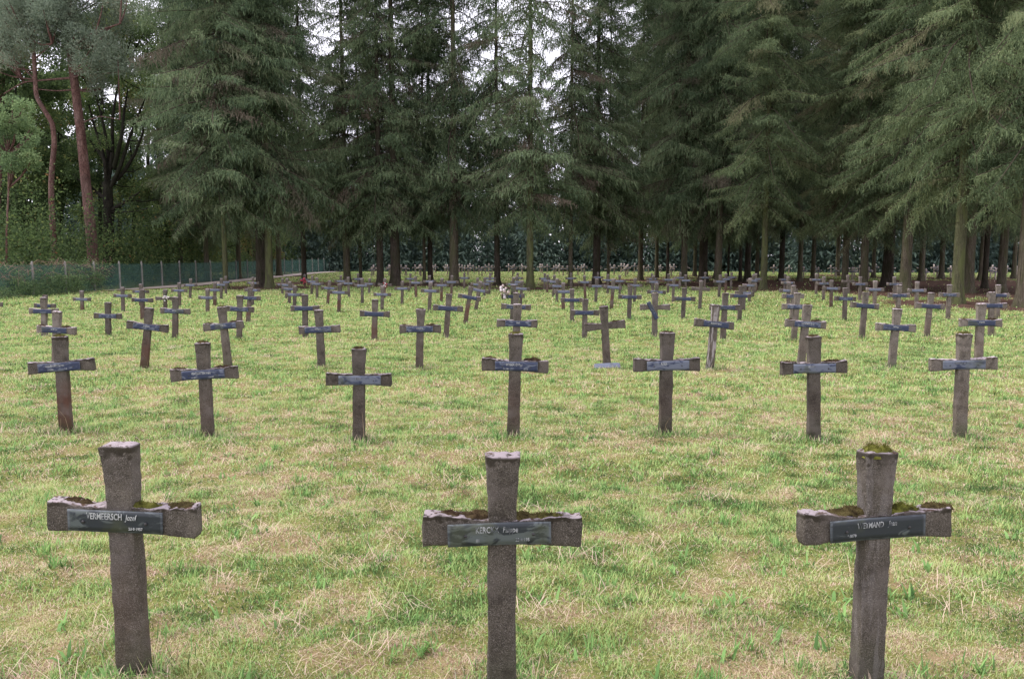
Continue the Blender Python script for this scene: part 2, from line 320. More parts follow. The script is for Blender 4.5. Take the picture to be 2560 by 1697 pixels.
# ------------------------------------------------------------ crosses, measured on the photo:
# row, top x,y, foot x,y, arm width, arm tilt, flags (m moss cap, r red stem, w white flakes, p pale, n no plate, l worn plate, d hanging plate)
X = [
(1,301,1112,337,1682,390,1.2,'L'),(1,1257,1136,1253,1726,403,1.0,'L'),(1,2193,1128,2164,1704,391,-1.4,'Lm'),
(2,150,841,166,1077,155,-3,'Lmr'),(2,507,857,521,1090,161,-2.4,'L'),(2,897,871,898,1101,162,.8,'Ll'),(2,1290,834,1283,1090,165,1.4,'L'),
(2,1668,832,1662,1086,166,0,'Llm'),(2,2034,841,2034,1102,162,-1.9,'Ll'),(2,2410,834,2398,1091,158,-2.2,'Llmp'),
(3,143,778,140,922,97,3,'p'),(3,373,770,361,921,98,7,'r'),(3,554,767,571,920,99,-4.7,'m'),(3,797,775,804,919,101,-2.5,''),
(3,1052,773,1048,921,102,0,'m'),(3,1294,760,1289,920,100,1,''),(3,1509,766,1518,918,101,-5,'nm'),(3,1790,762,1774,924,100,6.2,'w'),
(3,2019,762,2001,917,100,3,'mp'),(3,2243,772,2228,921,97,2.8,'mp'),(3,2453,759,2445,917,99,0,'p'),
(4,109,744,112,841,70,1,'p'),(4,270,756,271,840,70,1,''),(4,439,743,438,843,72,2,''),(4,600,739,598,848,70,2.9,''),
(4,762,736,764,844,72,-.5,''),(4,938,749,936,850,74,1.5,'r'),(4,1123,735,1115,844,74,3.5,'m'),(4,1291,732,1288,843,73,2,''),
(4,1463,748,1461,848,70,1,'m'),(4,1638,732,1636,843,74,0,'dm'),(4,1814,733,1807,846,74,1.5,''),(4,1994,732,1984,851,72,1,'p'),
(4,2165,730,2154,844,71,4.8,'m'),(4,2328,732,2316,843,69,4,'p'),(4,2480,730,2477,840,70,0,'p'),
(5,-21,735,-21,806,55,0,''),(5,113,738,113,802,54,1,'m'),(5,356,724,357,802,54,1,'r'),(5,625,719,620,804,54,3,'mr'),
(5,1178,716,1163,808,57,9,'mr'),(5,1284,713,1280,802,57,-3,''),(5,1430,723,1430,804,56,0,''),(5,1576,715,1572,799,57,1,'m'),
(5,1711,720,1707,798,56,1,'m'),(5,1853,714,1848,803,53,1,'m'),(5,1984,714,1979,800,55,1,'p'),(5,2113,720,2111,800,55,2,''),
(5,2249,712,2243,797,55,0,'p'),(5,2374,712,2369,797,52,2,'p'),(5,2496,712,2493,797,54,1,'p'),
(6,204,727,206,775,44,1,'r'),(6,306,718,308,778,44,1,''),(6,413,724,413,776,46,0,'nm'),(6,519,722,519,780,46,1,''),
(6,737,715,736,776,45,1,''),(6,849,709,847,781,46,2,'r'),(6,956,715,955,777,44,1,''),(6,1077,705,1073,776,46,2,''),
(6,1202,704,1189,775,46,11,''),(6,1305,702,1301,768,41,4,''),(6,1408,707,1408,775,46,0,'r'),(6,1534,697,1528,773,45,5,'r'),
(6,1642,708,1640,775,46,2,''),(6,1753,701,1749,774,45,3,'nm'),(6,1862,711,1858,775,45,2,''),(6,1972,705,1970,775,45,1,''),
(6,2079,701,2077,770,42,1,'r'),(6,2188,702,2186,771,45,1,'p'),(6,2293,704,2290,772,46,0,'pl'),
(7,352,710,352,763,39,1,'r'),(7,448,707,449,764,40,1,''),(7,537,706,537,764,39,0,'mr'),(7,631,706,631,763,40,1,''),
(7,725,704,723,759,39,4,''),(7,824,702,819,761,38,4,'r'),(7,905,696,906,759,36,0,''),(7,1006,703,1005,761,37,0,''),
(7,1105,696,1103,754,36,0,'r'),(7,1284,694,1281,753,36,0,''),(7,1393,697,1392,756,38,1,''),(7,1492,697,1489,756,38,1,''),
(7,1588,696,1586,756,36,1,'m'),(7,1685,696,1682,755,36,0,'m'),(7,1875,696,1873,755,36,1,'p'),(7,2060,692,2058,751,35,0,'p'),
(7,2151,692,2149,750,38,0,'p'),(7,2236,692,2236,750,38,0,'p'),
(8,477,697,475,747,33,0,''),(8,554,696,553,747,33,0,''),(8,718,696,716,746,35,2,''),(8,792,694,793,745,33,1,''),
(8,870,693,873,744,32,0,''),(8,962,696,961,745,33,2,'nr'),(8,1039,691,1040,744,33,0,'r'),(8,1130,689,1128,745,34,0,'r'),
(8,1194,695,1194,745,34,3,''),(8,1212,694,1211,740,33,0,''),(8,1386,688,1383,742,34,-2,''),(8,1461,689,1463,747,34,0,'r'),
(8,1634,689,1631,743,33,0,''),(8,1801,688,1797,743,33,1,''),(8,1884,686,1882,742,33,1,''),(8,1970,691,1969,739,33,1,'p'),
(8,2041,684,2040,739,32,0,'p'),
(9,564,691,565,735,30,0,''),(9,632,693,633,733,30,2,''),(9,706,697,706,735,30,0,''),(9,781,690,779,736,29,0,''),
(9,852,689,852,733,29,0,''),(9,924,696,923,733,29,1,''),(9,1074,689,1074,736,30,-2,''),(9,1225,688,1223,736,31,0,''),
(9,1292,690,1292,736,31,0,''),(9,1369,687,1368,732,31,0,'r'),(9,1520,686,1519,734,30,1,''),(9,1549,688,1549,736,31,0,''),
(9,1672,685,1669,734,30,1,''),(9,1714,687,1715,735,30,0,''),(9,1815,684,1814,732,29,0,'r'),(9,1890,684,1888,732,29,0,'p'),
(9,2119,688,2121,734,33,0,'pn'),
(10,762,686,762,723,27,2,'r'),(10,895,684,896,722,28,0,''),(10,1026,684,1026,723,27,0,''),(10,1161,682,1160,721,27,0,''),
(10,1226,682,1225,725,29,0,''),(10,1294,682,1294,724,28,0,''),(10,1362,683,1361,724,28,0,''),(10,1427,683,1428,726,27,0,''),
(10,1495,681,1494,722,26,0,''),(10,1630,684,1630,724,28,0,''),(10,1701,681,1698,723,28,0,'p'),(10,1763,681,1761,721,29,0,'p'),
(10,1829,681,1827,723,26,0,'p'),(10,1963,685,1961,724,30,0,'p'),
]
ORD = 'first second third fourth fifth sixth seventh eighth ninth tenth eleventh twelfth thirteenth fourteenth fifteenth sixteenth seventeenth eighteenth nineteenth twentieth'.split()
def ordn(i):
    if i < 20: return ORD[i]
    t = ['twenty', 'thirty', 'forty'][(i + 1) // 10 - 2]; u = (i + 1) % 10
    return (t + '-' + ORD[u - 1]) if u else {'twenty': 'twentieth', 'thirty': 'thirtieth', 'forty': 'fortieth'}[t]

def post_mesh(seed, rings, k, L=1.16, amp=1.0):
    z = np.linspace(-L, 0, rings)
    t = -z
    wd = .119 - .012 * np.exp(-((t - .33) / .17) ** 2) + .016 * np.clip(1 - t / .14, 0, 1) ** 1.2 - .010 * np.exp(-((t - .7) / .2) ** 2)
    dd = np.full(rings, .076) + .004 * np.clip(1 - t / .1, 0, 1)
    V, F = loft(z, wd, dd, k, 10, 5 if k > 20 else 2, .010)
    rough(V, seed, amp)
    if k > 20:   # crumbled top edge
        top = np.clip((V[:, 2] + .05) / .06, 0, 1)
        V[:, 2] -= top * .016 * np.clip(vnoise(V[:, :2] * 28, seed + 5) - .45, 0, 1)
    return mesh_from('post', V, F, smooth=True)
def rough(V, seed, amp):
    s = np.array([seed * 3.1, 7.7 * seed, 1.3 * seed])
    for fr, a in ((6, .0030), (30, .0024), (75, .0018)):
        for ax in range(3):
            V[:, ax] += amp * a * (vnoise((V + s) * fr, ax + 11) - .5) * 2
def bar_mesh(seed, rings, k, amp=1.0):
    x = np.linspace(-.3, .3, rings); t = np.abs(x) / .3
    hh = .094 + .030 * t ** 1.6; dd = np.full(rings, .074)
    V, F = loft(x, hh, dd, k, 10, 5 if k > 20 else 2, .009)
    V = V[:, [2, 1, 0]] * np.array([1, 1, -1.0])   # axis to X (x=z, z=-x)
    F = [f for f in F]
    rough(V, seed + 50, amp)
    if k > 20:
        up = np.clip(V[:, 2] / .04, 0, 1)
        V[:, 2] += up * .010 * (fbm(V[:, :2] * 22, seed + 9) - .5) * 2
    return mesh_from('crossbar', V, F, smooth=True)
def plate_mesh(bend=0.0, nx=24, chips=False, seed=0):
    xs = np.linspace(-.195, .195, nx); zs = np.linspace(-.043, .043, 5)
    rr = np.random.default_rng(seed)
    Vf = []
    for y in (-.0025, .0025):
        for z in zs:
            for x in xs:
                Vf.append((x, y - bend * (abs(x) / .195) ** 3 * .02 + .0015 * math.sin(x * 23 + seed), z))
    V = np.array(Vf); n = nx * 5
    i, j = np.meshgrid(np.arange(4), np.arange(nx - 1), indexing='ij'); i = i.ravel(); j = j.ravel()
    a = i * nx + j; Q = np.stack([a, a + 1, a + nx + 1, a + nx], 1)
    Fs = [Q, Q[:, ::-1] + n]
    e = []
    for j in range(nx - 1):
        e.append([j + 1, j, j + n, j + 1 + n]); q = 4 * nx + j; e.append([q, q + 1, q + 1 + n, q + n])
    for i in range(4):
        q = i * nx; e.append([q, q + nx, q + nx + n, q + n]); q = i * nx + nx - 1; e.append([q + nx, q, q + n, q + nx + n])
    return mesh_from('name_plate', V, Fs + [np.array(e)])
def moss_mesh(sx, sy, h, seed, n=26, hairs=300):
    """lumpy cushion of moss with short fronds"""
    rr = np.random.default_rng(seed)
    u = np.linspace(-1, 1, n); gx, gy = np.meshgrid(u, u); r = np.sqrt(gx ** 2 + gy ** 2)
    ang = np.arctan2(gy, gx); edge = .78 + .3 * vnoise(np.stack([np.cos(ang).ravel() * 2 + seed, np.sin(ang).ravel() * 2], 1), seed).reshape(n, n)
    prof = np.clip(1 - (r / edge) ** 2.2, 0, 1) ** .6
    nn = fbm(np.stack([gx.ravel() * 3 + seed, gy.ravel() * 3], 1), seed + 3, 4).reshape(n, n)
    z = h * prof * (1.9 * nn - .1) - .012 * (prof <= 0.02) - .004
    m = prof.ravel() > -1
    V = np.stack([gx.ravel() * sx / 2, gy.ravel() * sy / 2, z.ravel()], 1)
    i, j = np.meshgrid(np.arange(n - 1), np.arange(n - 1), indexing='ij'); a = (i * n + j).ravel()
    Q = np.stack([a, a + 1, a + n + 1, a + n], 1); Q = Q[(prof.ravel()[Q] > 0.01).any(1)]
    # fronds
    idx = rr.choice(np.where(prof.ravel() > .15)[0], hairs); b = V[idx] + rr.normal(0, .002, (hairs, 3))
    d = rr.normal(0, .6, (hairs, 3)); d[:, 2] = np.abs(d[:, 2]) + .7; d /= np.linalg.norm(d, axis=1)[:, None]
    l = rr.uniform(.004, .010, hairs)[:, None]; sdv = np.cross(d, rr.normal(0, 1, (hairs, 3))); sdv /= np.linalg.norm(sdv, axis=1)[:, None]
    HV = np.concatenate([b - sdv * .0012, b + sdv * .0012, b + d * l]); k = np.arange(hairs)
    HF = np.stack([k, k + hairs, k + 2 * hairs], 1) + len(V)
    return mesh_from('moss', np.concatenate([V, HV]), [Q, HF], smooth=True)
def text_mesh(lines):
    """lines: (text, x, z, size, squeeze, shear, align)"""
    parts = []
    for s, x, z, size, sq, sh, al in lines:
        cu = bpy.data.curves.new('t', 'FONT'); cu.body = s; cu.size = size; cu.shear = sh; cu.align_x = al; cu.extrude = .0006; cu.resolution_u = 2
        cu.offset = size * .010
        o = bpy.data.objects.new('t', cu); COL.objects.link(o)
        dg = bpy.context.evaluated_depsgraph_get(); me = bpy.data.meshes.new_from_object(o.evaluated_get(dg))
        V = np.array([v.co[:] for v in me.vertices]).reshape(-1, 3)
        V = np.stack([V[:, 0] * sq + x, -V[:, 2], V[:, 1] + z], 1)
        fs = {}
        for p in me.polygons: fs.setdefault(len(p.vertices), []).append(list(p.vertices))
        parts.append((V, [np.array(f) for f in fs.values()]))
        bpy.data.objects.remove(o); bpy.data.curves.remove(cu); bpy.data.meshes.remove(me)
    V, F, _ = join(parts)
    return mesh_from('lettering', V, F)
def bolt_mesh():
    V, F = tube([(0, -.0055, 0), (0, -.003, 0), (0, 0, 0)], [.0042, .0062, .0062], 10); return mesh_from('bolt', V, F, smooth=True)

POSTS = {'near': [post_mesh(i, 110, 56) for i in range(10)], 'mid': [post_mesh(20 + i, 34, 24, amp=1.3) for i in range(5)], 'far': [post_mesh(40 + i, 12, 12) for i in range(2)]}
BARS = {'near': [bar_mesh(i, 72, 56) for i in range(10)], 'mid': [bar_mesh(20 + i, 24, 24, amp=1.3) for i in range(5)], 'far': [bar_mesh(40 + i, 9, 12) for i in range(2)]}
PLATES = [plate_mesh(b, 24, seed=i) for i, b in enumerate((.0, .3, .15, .4))]
BOLT = bolt_mesh()
MOSS_T = [moss_mesh(.124, .074, .017, 60 + i, 22, 500) for i in range(3)]
MOSS_B = [moss_mesh(.16, .070, .020, 70 + i, 22, 500) for i in range(4)]
TXT = {0: ([('VERMEERSCH', -.115, .008, .036, .68, .05, 'LEFT'), ('Jozef', .045, .008, .032, .68, .25, 'LEFT'), ('28·8·1957', .056, -.031, .016, .9, 0, 'LEFT')], MLC),
       1: ([('KERCKX', -.09, .006, .034, .68, 0, 'LEFT'), ('Filippe', .012, .006, .032, .70, .22, 'LEFT'), ('25·9·1888', -.135, -.029, .018, .85, 0, 'LEFT'), ('25·4·1957', .06, -.030, .018, .85, 0, 'LEFT')], ML),
       2: ([('WEYMAND', -.085, .006, .031, .68, .12, 'LEFT'), ('Jean', .042, .008, .030, .70, .3, 'LEFT'), ('3·7·1879', -.14, -.027, .017, .85, .1, 'LEFT')], ML),
       3: ([('NOSSALUMS Hubert', -.135, .006, .030, .68, 0, 'LEFT'), ('2·4·1884', -.11, -.027, .019, .8, 0, 'LEFT'), ('1·8·1957', .05, -.027, .019, .8, 0, 'LEFT')], MLC),
       4: ([('VERPOORTEN Frans', -.105, .004, .033, .60, 0, 'LEFT'), ('1·1·1877', -.11, -.030, .017, .8, 0, 'LEFT'), ('1·2·1957', .05, -.030, .017, .8, 0, 'LEFT')], MLC),
       5: ([('MAES', -.04, .006, .030, .7, 0, 'LEFT')], ML),
       6: ([('ROSSEAUD Paul', -.095, .004, .033, .66, 0, 'LEFT'), ('9·2·1884', -.12, -.030, .017, .8, 0, 'LEFT'), ('2·1·1957', .07, -.030, .017, .8, 0, 'LEFT')], MLC),
       7: ([('RAKA', -.065, .006, .033, .66, 0, 'LEFT')], MLC),
       8: ([('ASTIERS', -.06, .008, .028, .66, 0, 'LEFT')], ML),
       9: ([('SMEETS Jean', -.09, .008, .030, .66, 0, 'LEFT')], ML)}
SMALL = {11: 'JORISSEN', 12: 'THIJS Jan', 13: 'PEETERS J', 14: 'COENE A', 17: 'REZSOHY Robert', 10: 'BAERT Jan', 15: 'MAES', 18: 'VANDERBEKE Emiel', 19: 'SMITS Jan', 20: 'KNAEPS', 23: 'MERCKX'}
NEXT = {'n': 'without a name plate', 'd': 'with its name plate hanging loose at an angle'}
FIRST_LABEL = {
 0: 'large mossy grey cross at the bottom left with a clearly lettered plate',
 1: 'large grey cross at the bottom centre with a slightly tilted greenish plate',
 2: 'large grey cross at the bottom right with green moss on its top and arms',
 16: 'cross without a name plate, its loose plate lying at its foot',
 17: 'leaning third row cross with white flaking stripes down its stem',
 30: 'fourth row cross with its name plate hanging diagonally from the left arm',
 40: 'fifth row cross leaning far to the right with a red stem and mossy top',
 130: ''}
rc = {}
for c in X: rc.setdefault(c[0], []).append(c[3])
for k in rc: rc[k].sort()
rng = np.random.default_rng(5)
CROSSPOS = []
def stain(o, r=0, f=0, b=.5): o.color = (r, f, b, 1)
for i, (row, tx, ty, bx, by, wpx, tilt, fl) in enumerate(X):
    x, y, z = ground_at(bx, by)
    xt, _, zt = at_depth(tx, ty, y)
    lean = math.atan2(xt - x, zt - z); h = math.hypot(xt - x, zt - z)
    s = min(1.06, max(.94, (wpx / FPX * y) / .6)); h /= s
    lod = 'near' if row <= 2 else ('mid' if row <= 5 else 'far')
    ix = xi = sorted(rc[row]).index(bx); n = len(rc[row])
    yaw = [R(-5), R(2), R(6)][i] if i < 3 else R(rng.uniform(-6, 6))
    E = empty('concrete_cross', (x, y, z), (0, lean, yaw)); E.scale = (s, s, s)
    deg = math.degrees(lean)
    bits = []
    if abs(deg) > 3.2: bits.append('leaning ' + ('right' if deg > 0 else 'left'))
    col = 'pale' if 'p' in fl else 'grey'
    if 'r' in fl: bits.append('with red-brown stained stem')
    elif 'm' in fl: bits.append('with dark mossy top')
    lab = FIRST_LABEL.get(i) or f"{col} cross {' '.join(bits[:2] if len(bits) < 2 else [bits[0], bits[1].replace('with ', '').join(['with ', ''])])}, {ordn(xi)} from the left in the {ORD[row-1]} row".replace(' ,', ',')
    tag(E, lab, 'grave cross', 'rows of concrete grave crosses on the lawn')
    CROSSPOS.append((x, y, row))
    me = POSTS[lod][i % len(POSTS[lod])]; mb = BARS[lod][(i * 3 + 1) % len(BARS[lod])]
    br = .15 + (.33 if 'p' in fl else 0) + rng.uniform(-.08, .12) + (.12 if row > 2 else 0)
    ru = (.9 if 'r' in fl else rng.uniform(0, .3)); fk = .5 if 'w' in fl else (.12 if i == 2 else 0)
    bt = max(-R(5), min(R(5), R(tilt) - lean))
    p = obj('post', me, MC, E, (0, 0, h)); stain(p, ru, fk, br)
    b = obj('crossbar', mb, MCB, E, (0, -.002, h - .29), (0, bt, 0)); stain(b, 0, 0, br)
    if 'n' not in fl:
        if 'd' in fl:
            pl = obj('name_plate', PLATES[0], MP, E, (-.055, -.052, h - .355), (0, R(62), 0))
        else:
            pt = bt + R(rng.uniform(-1, 1)); pz = h - .293
            if i == 1: pt = R(-1.7)
            if i == 0: pt = R(1.2)
            pl = obj('name_plate', PLATES[i % 4], MP, E, (-.012 if i < 3 else rng.uniform(-.02, .02), -.0475 if row <= 5 else -.046, pz), (0, pt, 0))
        pl.color = ({0: .45, 1: .55, 2: .25}.get(i, (.72 if 'l' in fl else rng.uniform(.15, .5) if row > 2 else .38)), 1 if i < 3 else (.15 if row < 6 else 0), 0, 1)
        if row >= 6: pl.color = (rng.uniform(.7, 1), 0, 0, 1)
        if i in TXT:
            for ln in TXT[i][0]: obj('lettering', text_mesh([ln]), TXT[i][1], pl, (0, -.0038, 0))
        elif i in SMALL: obj('lettering', text_mesh([(SMALL[i], 0, .002, .034, .66, 0, 'CENTER')]), MLC, pl, (0, -.0042, 0))
        if row <= 3:
            for bxp in (-.128, .128): obj('bolt', BOLT, M_BOLT, pl, (bxp, -.0035, -.004))
    if 'm' in fl and lod != 'far' or (row == 2):
        g = obj('moss', MOSS_T[i % 3], MM, E, (0, 0, h + .004)); stain(g, {2: .9, 3: .6, 9: .55, 33: .9, 28: .3}.get(i, .1 if i % 3 else .5)); g.scale = (1.18, 1.15, 1.5) if i == 2 else (1, 1, 1)
    if i < 3 or row in (2, 3) and i % 2 == 0:
        spots = {0: [(.085, .8, 1.0), (-.2, .05, .8), (.24, .2, .8)], 1: [(.09, .25, .9), (-.1, .05, 1.0), (-.2, 0, .8), (.17, .5, .8)], 2: [(-.115, .2, 1.15), (.115, .95, 1.15), (.05, .9, .6), (.26, .2, .8)]}.get(i, [(.16, 0, 1.1), (-.23, 0, .9)])
        for q, (mxp, gcol, msc) in enumerate(spots):
            g = obj('moss', MOSS_B[(i + q) % 4], MM, E, (mxp, 0, h - .29 + .047 + .010 * abs(mxp) / .3 - mxp * math.sin(bt)), (0, bt, 0)); g.scale = (msc, 1, msc); stain(g, gcol)
# loose plate lying at the foot of the plateless cross
x, y, z = ground_at(1518, 921)
lp = obj('fallen_name_plate', plate_mesh(-.8, 24, seed=9), MP, None, (x - .005, y - .07, z + .055), (R(-38), R(-2), R(4)))
lp.color = (.95, 0, 0, 1); tag(lp, 'loose bent name plate lying in the grass at the foot of a plateless cross', 'name plate')

# far field of crosses, beyond the trees: too small to show parts
def far_cross_mesh(seed):
    a = post_mesh(seed, 6, 8); b = bar_mesh(seed, 5, 8)
    def arr(m): return np.array([v.co[:] for v in m.vertices])
    va, vb = arr(a), arr(b); vb[:, 2] -= .29
    fa = {}
    for m, off in ((a, 0), (b, len(va))):
        for p in m.polygons: fa.setdefault(len(p.vertices), []).append([v + off for v in p.vertices])
    mi = []
    V = np.concatenate([va, vb]); pv, pf = box(-.19, .19, -.046, -.041, -.335, -.25)
    fs = [np.array(f) for f in fa.values()] + [pf[0] + len(V)]
    for k, f in enumerate(fs): mi += [1 if k == len(fs) - 1 else 0] * len(f)
    me = mesh_from('concrete_cross', np.concatenate([V, pv]), fs, mat_idx=mi); V = None
    return me
FC = [far_cross_mesh(80 + i) for i in range(3)]
frng = np.random.default_rng(11)
far_rows = [(69.5, 930, 1700), (73.5, 930, 1720), (77.5, 935, 1725), (82, 1000, 1690), (86.5, 1080, 1560)]
far_rows_r = [(60.5, 2060, 2560), (65, 1960, 2560), (70, 1925, 2560), (75, 1930, 2560)]
for grp, rows, where in (('c', far_rows, 'centre'), ('r', far_rows_r, 'right')):
    for ri, (d, xa, xb) in enumerate(rows):
        Xa, Xb = (xa - CX) / FPX * d, (xb - CX) / FPX * d
        k = 0; xx = Xa + frng.uniform(0, 1)
        while xx < Xb:
            if frng.random() < (.86 if grp == 'c' else .62 if ri < 1 else .75):
                yy = d + frng.uniform(-.35, .35); sc_ = frng.uniform(.95, 1.12)
                o = obj('concrete_cross', FC[(k + ri) % 3], [MC, MP], None, (xx + frng.uniform(-.15, .15), yy, float(gz(yy)) + .93 * sc_ - frng.uniform(0, .06)), (0, R(frng.normal(0, 2.2)), R(frng.uniform(-8, 8))))
                o.scale = (sc_,) * 3; o.color = (.1, 0, frng.uniform(1.2, 2.3), 1)
                tag(o, f"tiny distant cross beyond the {where} trees, {ordn(k)} from left in {['nearest','second','third','fourth','fifth'][ri]} far row", 'grave cross', 'distant crosses in the field beyond the trees')
                k += 1
            xx += 1.42

# flowers left on crosses
def flower_bunch(name, px, py, Y, size, cols, label, cat):
    x, y, z = at_depth(px, py, Y); rr = np.random.default_rng(int(px))
    E = empty(name, (x, y, z))
    parts = {0: [], 1: []}
    for k in range(16):
        c = rr.normal(0, size * .33, 3); c[1] *= .4
        r = size * rr.uniform(.12, .2); th = np.linspace(0, np.pi, 5); ph = np.linspace(0, 2 * np.pi, 7)[:-1]
        V = [];
        for t_ in th:
            for p_ in ph:
                q = r * (1 + .25 * math.cos(3 * p_)); V.append((c[0] + q * math.sin(t_) * math.cos(p_), c[1] + q * math.sin(t_) * math.sin(p_), c[2] + q * math.cos(t_)))
        V = np.array(V); Q = [[a * 6 + b, a * 6 + (b + 1) % 6, (a + 1) * 6 + (b + 1) % 6, (a + 1) * 6 + b] for a in range(4) for b in range(6)]
        parts[k % 2].append((V, [np.array(Q)]))
    for k, nm in ((0, 'blossoms'), (1, 'blossoms')):
        V, F, _ = join(parts[k]); o = obj(nm, mesh_from(nm, V, F), cols[k], E)
    n = 40; b = rr.normal(0, size * .4, (n, 3)); b[:, 1] *= .5
    d = rr.normal(0, 1, (n, 3)); d /= np.linalg.norm(d, axis=1)[:, None]; s_ = np.cross(d, rr.normal(0, 1, (n, 3))) * size * .06
    V = np.concatenate([b - s_, b + s_, b + d * size * .35]); k = np.arange(n)
    obj('leaves', mesh_from('leaves', V, [np.stack([k, k + n, k + 2 * n], 1)]), M_FLEAF, E)
    tag(E, label, cat); return E
M_FLEAF = simple('bouquet leaves', (.05, .09, .04)); M_PINK = simple('pink red petals', (.42, .06, .09), .7, .2, .3, 20)
M_WHITE = simple('white petals', (.62, .56, .57), .7, .2, .15, 20); M_CREAM = simple('cream petals', (.45, .36, .33), .7, .2, .2, 20)
def cy(bx, by): return ground_at(bx, by)[1]
flower_bunch('flower_wreath', 761, 701, cy(762, 723) - .12, .26, (M_PINK, M_PINK), 'pink red wreath on a distant cross in front of the left trees', 'wreath')
flower_bunch('flower_bouquet', 413, 743.5, cy(413, 776) - .10, .15, (M_WHITE, M_WHITE), 'white flowers at the centre of a mossy plateless cross on the left', 'bouquet')
flower_bunch('flower_bouquet', 1264, 729, cy(1280, 802) - .06, .26, (M_CREAM, M_WHITE), 'cream and brown bouquet resting on the left arm of a cross at centre', 'bouquet')
flower_bunch('flower_bouquet', 963, 713, cy(961, 745) - .10, .15, (M_WHITE, M_PINK), 'small white and pink flowers on a reddish cross left of centre', 'bouquet')

# ------------------------------------------------------------ spruce trees: px x, foot y, trunk width px, crown radius, style
# style: o open crown, d dense crown, y yellowish dense near; b bark (n normal, k dark, g mossy)
T = [
(565,722,14,5.4,'d','g'),(655,718,27,6.2,'d','k'),(674,720,21,4.6,'d','g'),(761,708,14,3.4,'o','k'),(868,711,19,3.6,'o','n'),
(902,709,9,2.4,'o','n'),(951,713,19,3.4,'o','k'),(989,713,27,3.8,'o','k'),(1061,710,9,2.4,'o','n'),(1076,709,14,3.0,'o','k'),
(1135,713,26,3.4,'o','n'),(1243,712,16,3.2,'o','k'),(1325,721,20,3.6,'o','g'),(1426,714,12,3.0,'o','n'),(1491,710,21,3.4,'o','k'),
(1520,708,8,2.4,'o','n'),(1709,711,18,4.6,'d','n'),(1795,714,19,4.4,'d','n'),(1908,724,18,4.2,'y','g'),(1953,702,15,3.6,'d','k'),
(1999,704,13,3.4,'d','n'),(2111,721,17,4.2,'y','n'),(2158,725,21,4.4,'y','n'),(2218,716,29,4.4,'d','k'),(2262,733,28,4.6,'y','n'),
(2391,759,31,4.2,'y','g'),(2420,732,26,4.4,'d','n'),(2461,721,14,3.6,'d','k'),(2502,731,22,4.2,'d','n'),(2556,768,36,3.8,'y','n'),
(1757,706,24,4.0,'d','k'),(1820,704,6,2.6,'d','k'),(1850,704,9,2.8,'d','k'),(1868,705,17,3.6,'d','k'),(1668,704,8,3.0,'d','k'),
]
def bough(rr, L, droop, dens=1.0, leaf=.038, hk=1.0):
    """one drooping spruce bough along +X with combed hanging branchlets -> kites, tints, wood"""
    nl = max(4, int(L / .14 * dens)); P = []; D = []; W = []; K = []
    bend = rr.uniform(-.25, .25)
    def main(t): return np.stack([L * t, L * bend * t * t, L * (.10 * np.sin(t * 2.2) - droop * t ** 1.4 + .13 * t ** 5)], -1)
    side_t = np.repeat(np.linspace(.12, .98, nl), 2) + rr.uniform(-.03, .03, nl * 2)
    side = np.tile([1, -1], nl)
    for t, sd_ in zip(side_t, side):
        t = min(max(t, .1), 1); o = main(np.array(t)); ll = (.10 + .40 * L ** .75 * (math.sin(min(1, t * 1.25) * 1.9) ** .8 if t < .9 else .45) * (1.05 - .7 * t)) * rr.uniform(.35, 1.35)
        a = R(rr.uniform(35, 80)) * sd_; d = np.array([math.cos(a), math.sin(a), -.15 - .45 * rr.random()])
        m = max(2, int(ll / .115 * dens)); s_ = np.linspace(.12, 1, m)[:, None] * ll
        pts = o + d * s_ + np.array([0, 0, -.30]) * (s_ / max(ll, .3)) ** 2 * ll
        base = rr.normal(0, .09); hang = hk * rr.uniform(.25, 1.25) * (.28 + .26 * L ** .5)
        h = rr.uniform(.25, .85, m) * hang
        dd = np.stack([rr.normal(.10, .16, m), rr.normal(0, .16, m), -np.ones(m)], 1) * h[:, None]
        P.append(pts); D.append(dd * .62); W.append(np.full(m, leaf * 1.1)); K.append(np.full(m, .40 + base))
        P.append(pts + dd * .45 + rr.normal(0, .02, (m, 3))); D.append(dd * .55 + rr.normal(0, .05, (m, 3))); W.append(np.full(m, leaf * .8)); K.append(np.full(m, .48 + base))
        # forward tufts on top
        q = np.tile(d, (m, 1)) + rr.normal(0, .5, (m, 3)); q /= np.linalg.norm(q, axis=1)[:, None]
        P.append(pts); D.append(q * rr.uniform(.07, .19, m)[:, None] * (.5 + .5 * hk)); W.append(np.full(m, leaf)); K.append(np.full(m, .56 + base))
    mt = np.linspace(.15, 1, max(4, int(L / .08 * dens))); P.append(main(mt)); q = rr.normal(0, .30, (len(mt), 3)); q[:, 2] -= 1
    D.append(q * rr.uniform(.12, .42, len(mt))[:, None]); W.append(np.full(len(mt), leaf)); K.append(np.full(len(mt), .45))
    P = np.concatenate(P); D = np.concatenate(D); W = np.concatenate(W); K = np.concatenate(K); n = len(P)
    sv = np.cross(D, rr.normal(0, 1, (n, 3))); sv /= np.linalg.norm(sv, axis=1)[:, None] + 1e-9; sv *= (W * rr.uniform(.6, 1.3, n) * .5)[:, None]
    mid = P + D * .35
    V = np.stack([P, mid + sv, P + D, mid - sv], 1)          # kites
    tint = np.clip(K + rr.normal(0, .11, n), .02, .84)
    wt = main(np.linspace(0, 1, 6)); wv, wf = tube(wt, np.linspace(.028, .006, 6) * (L / 3 + .3), 4, False)
    return V, tint, wv, wf[0]
_rr = np.random.default_rng(77)
LENS = [.8, 1.4, 2.0, 2.8, 3.6, 4.5, 5.5]
BOUGHS = {}
for L in LENS:
    for dr in (0, 1, 2):
        for k in range(3): BOUGHS[(L, dr, k)] = bough(_rr, L, (.12, .45, .80)[dr])
        for k in range(3): BOUGHS[(L, dr, k, 'y')] = bough(_rr, L, (.12, .42, .75)[dr], 1.3, .028, .62)
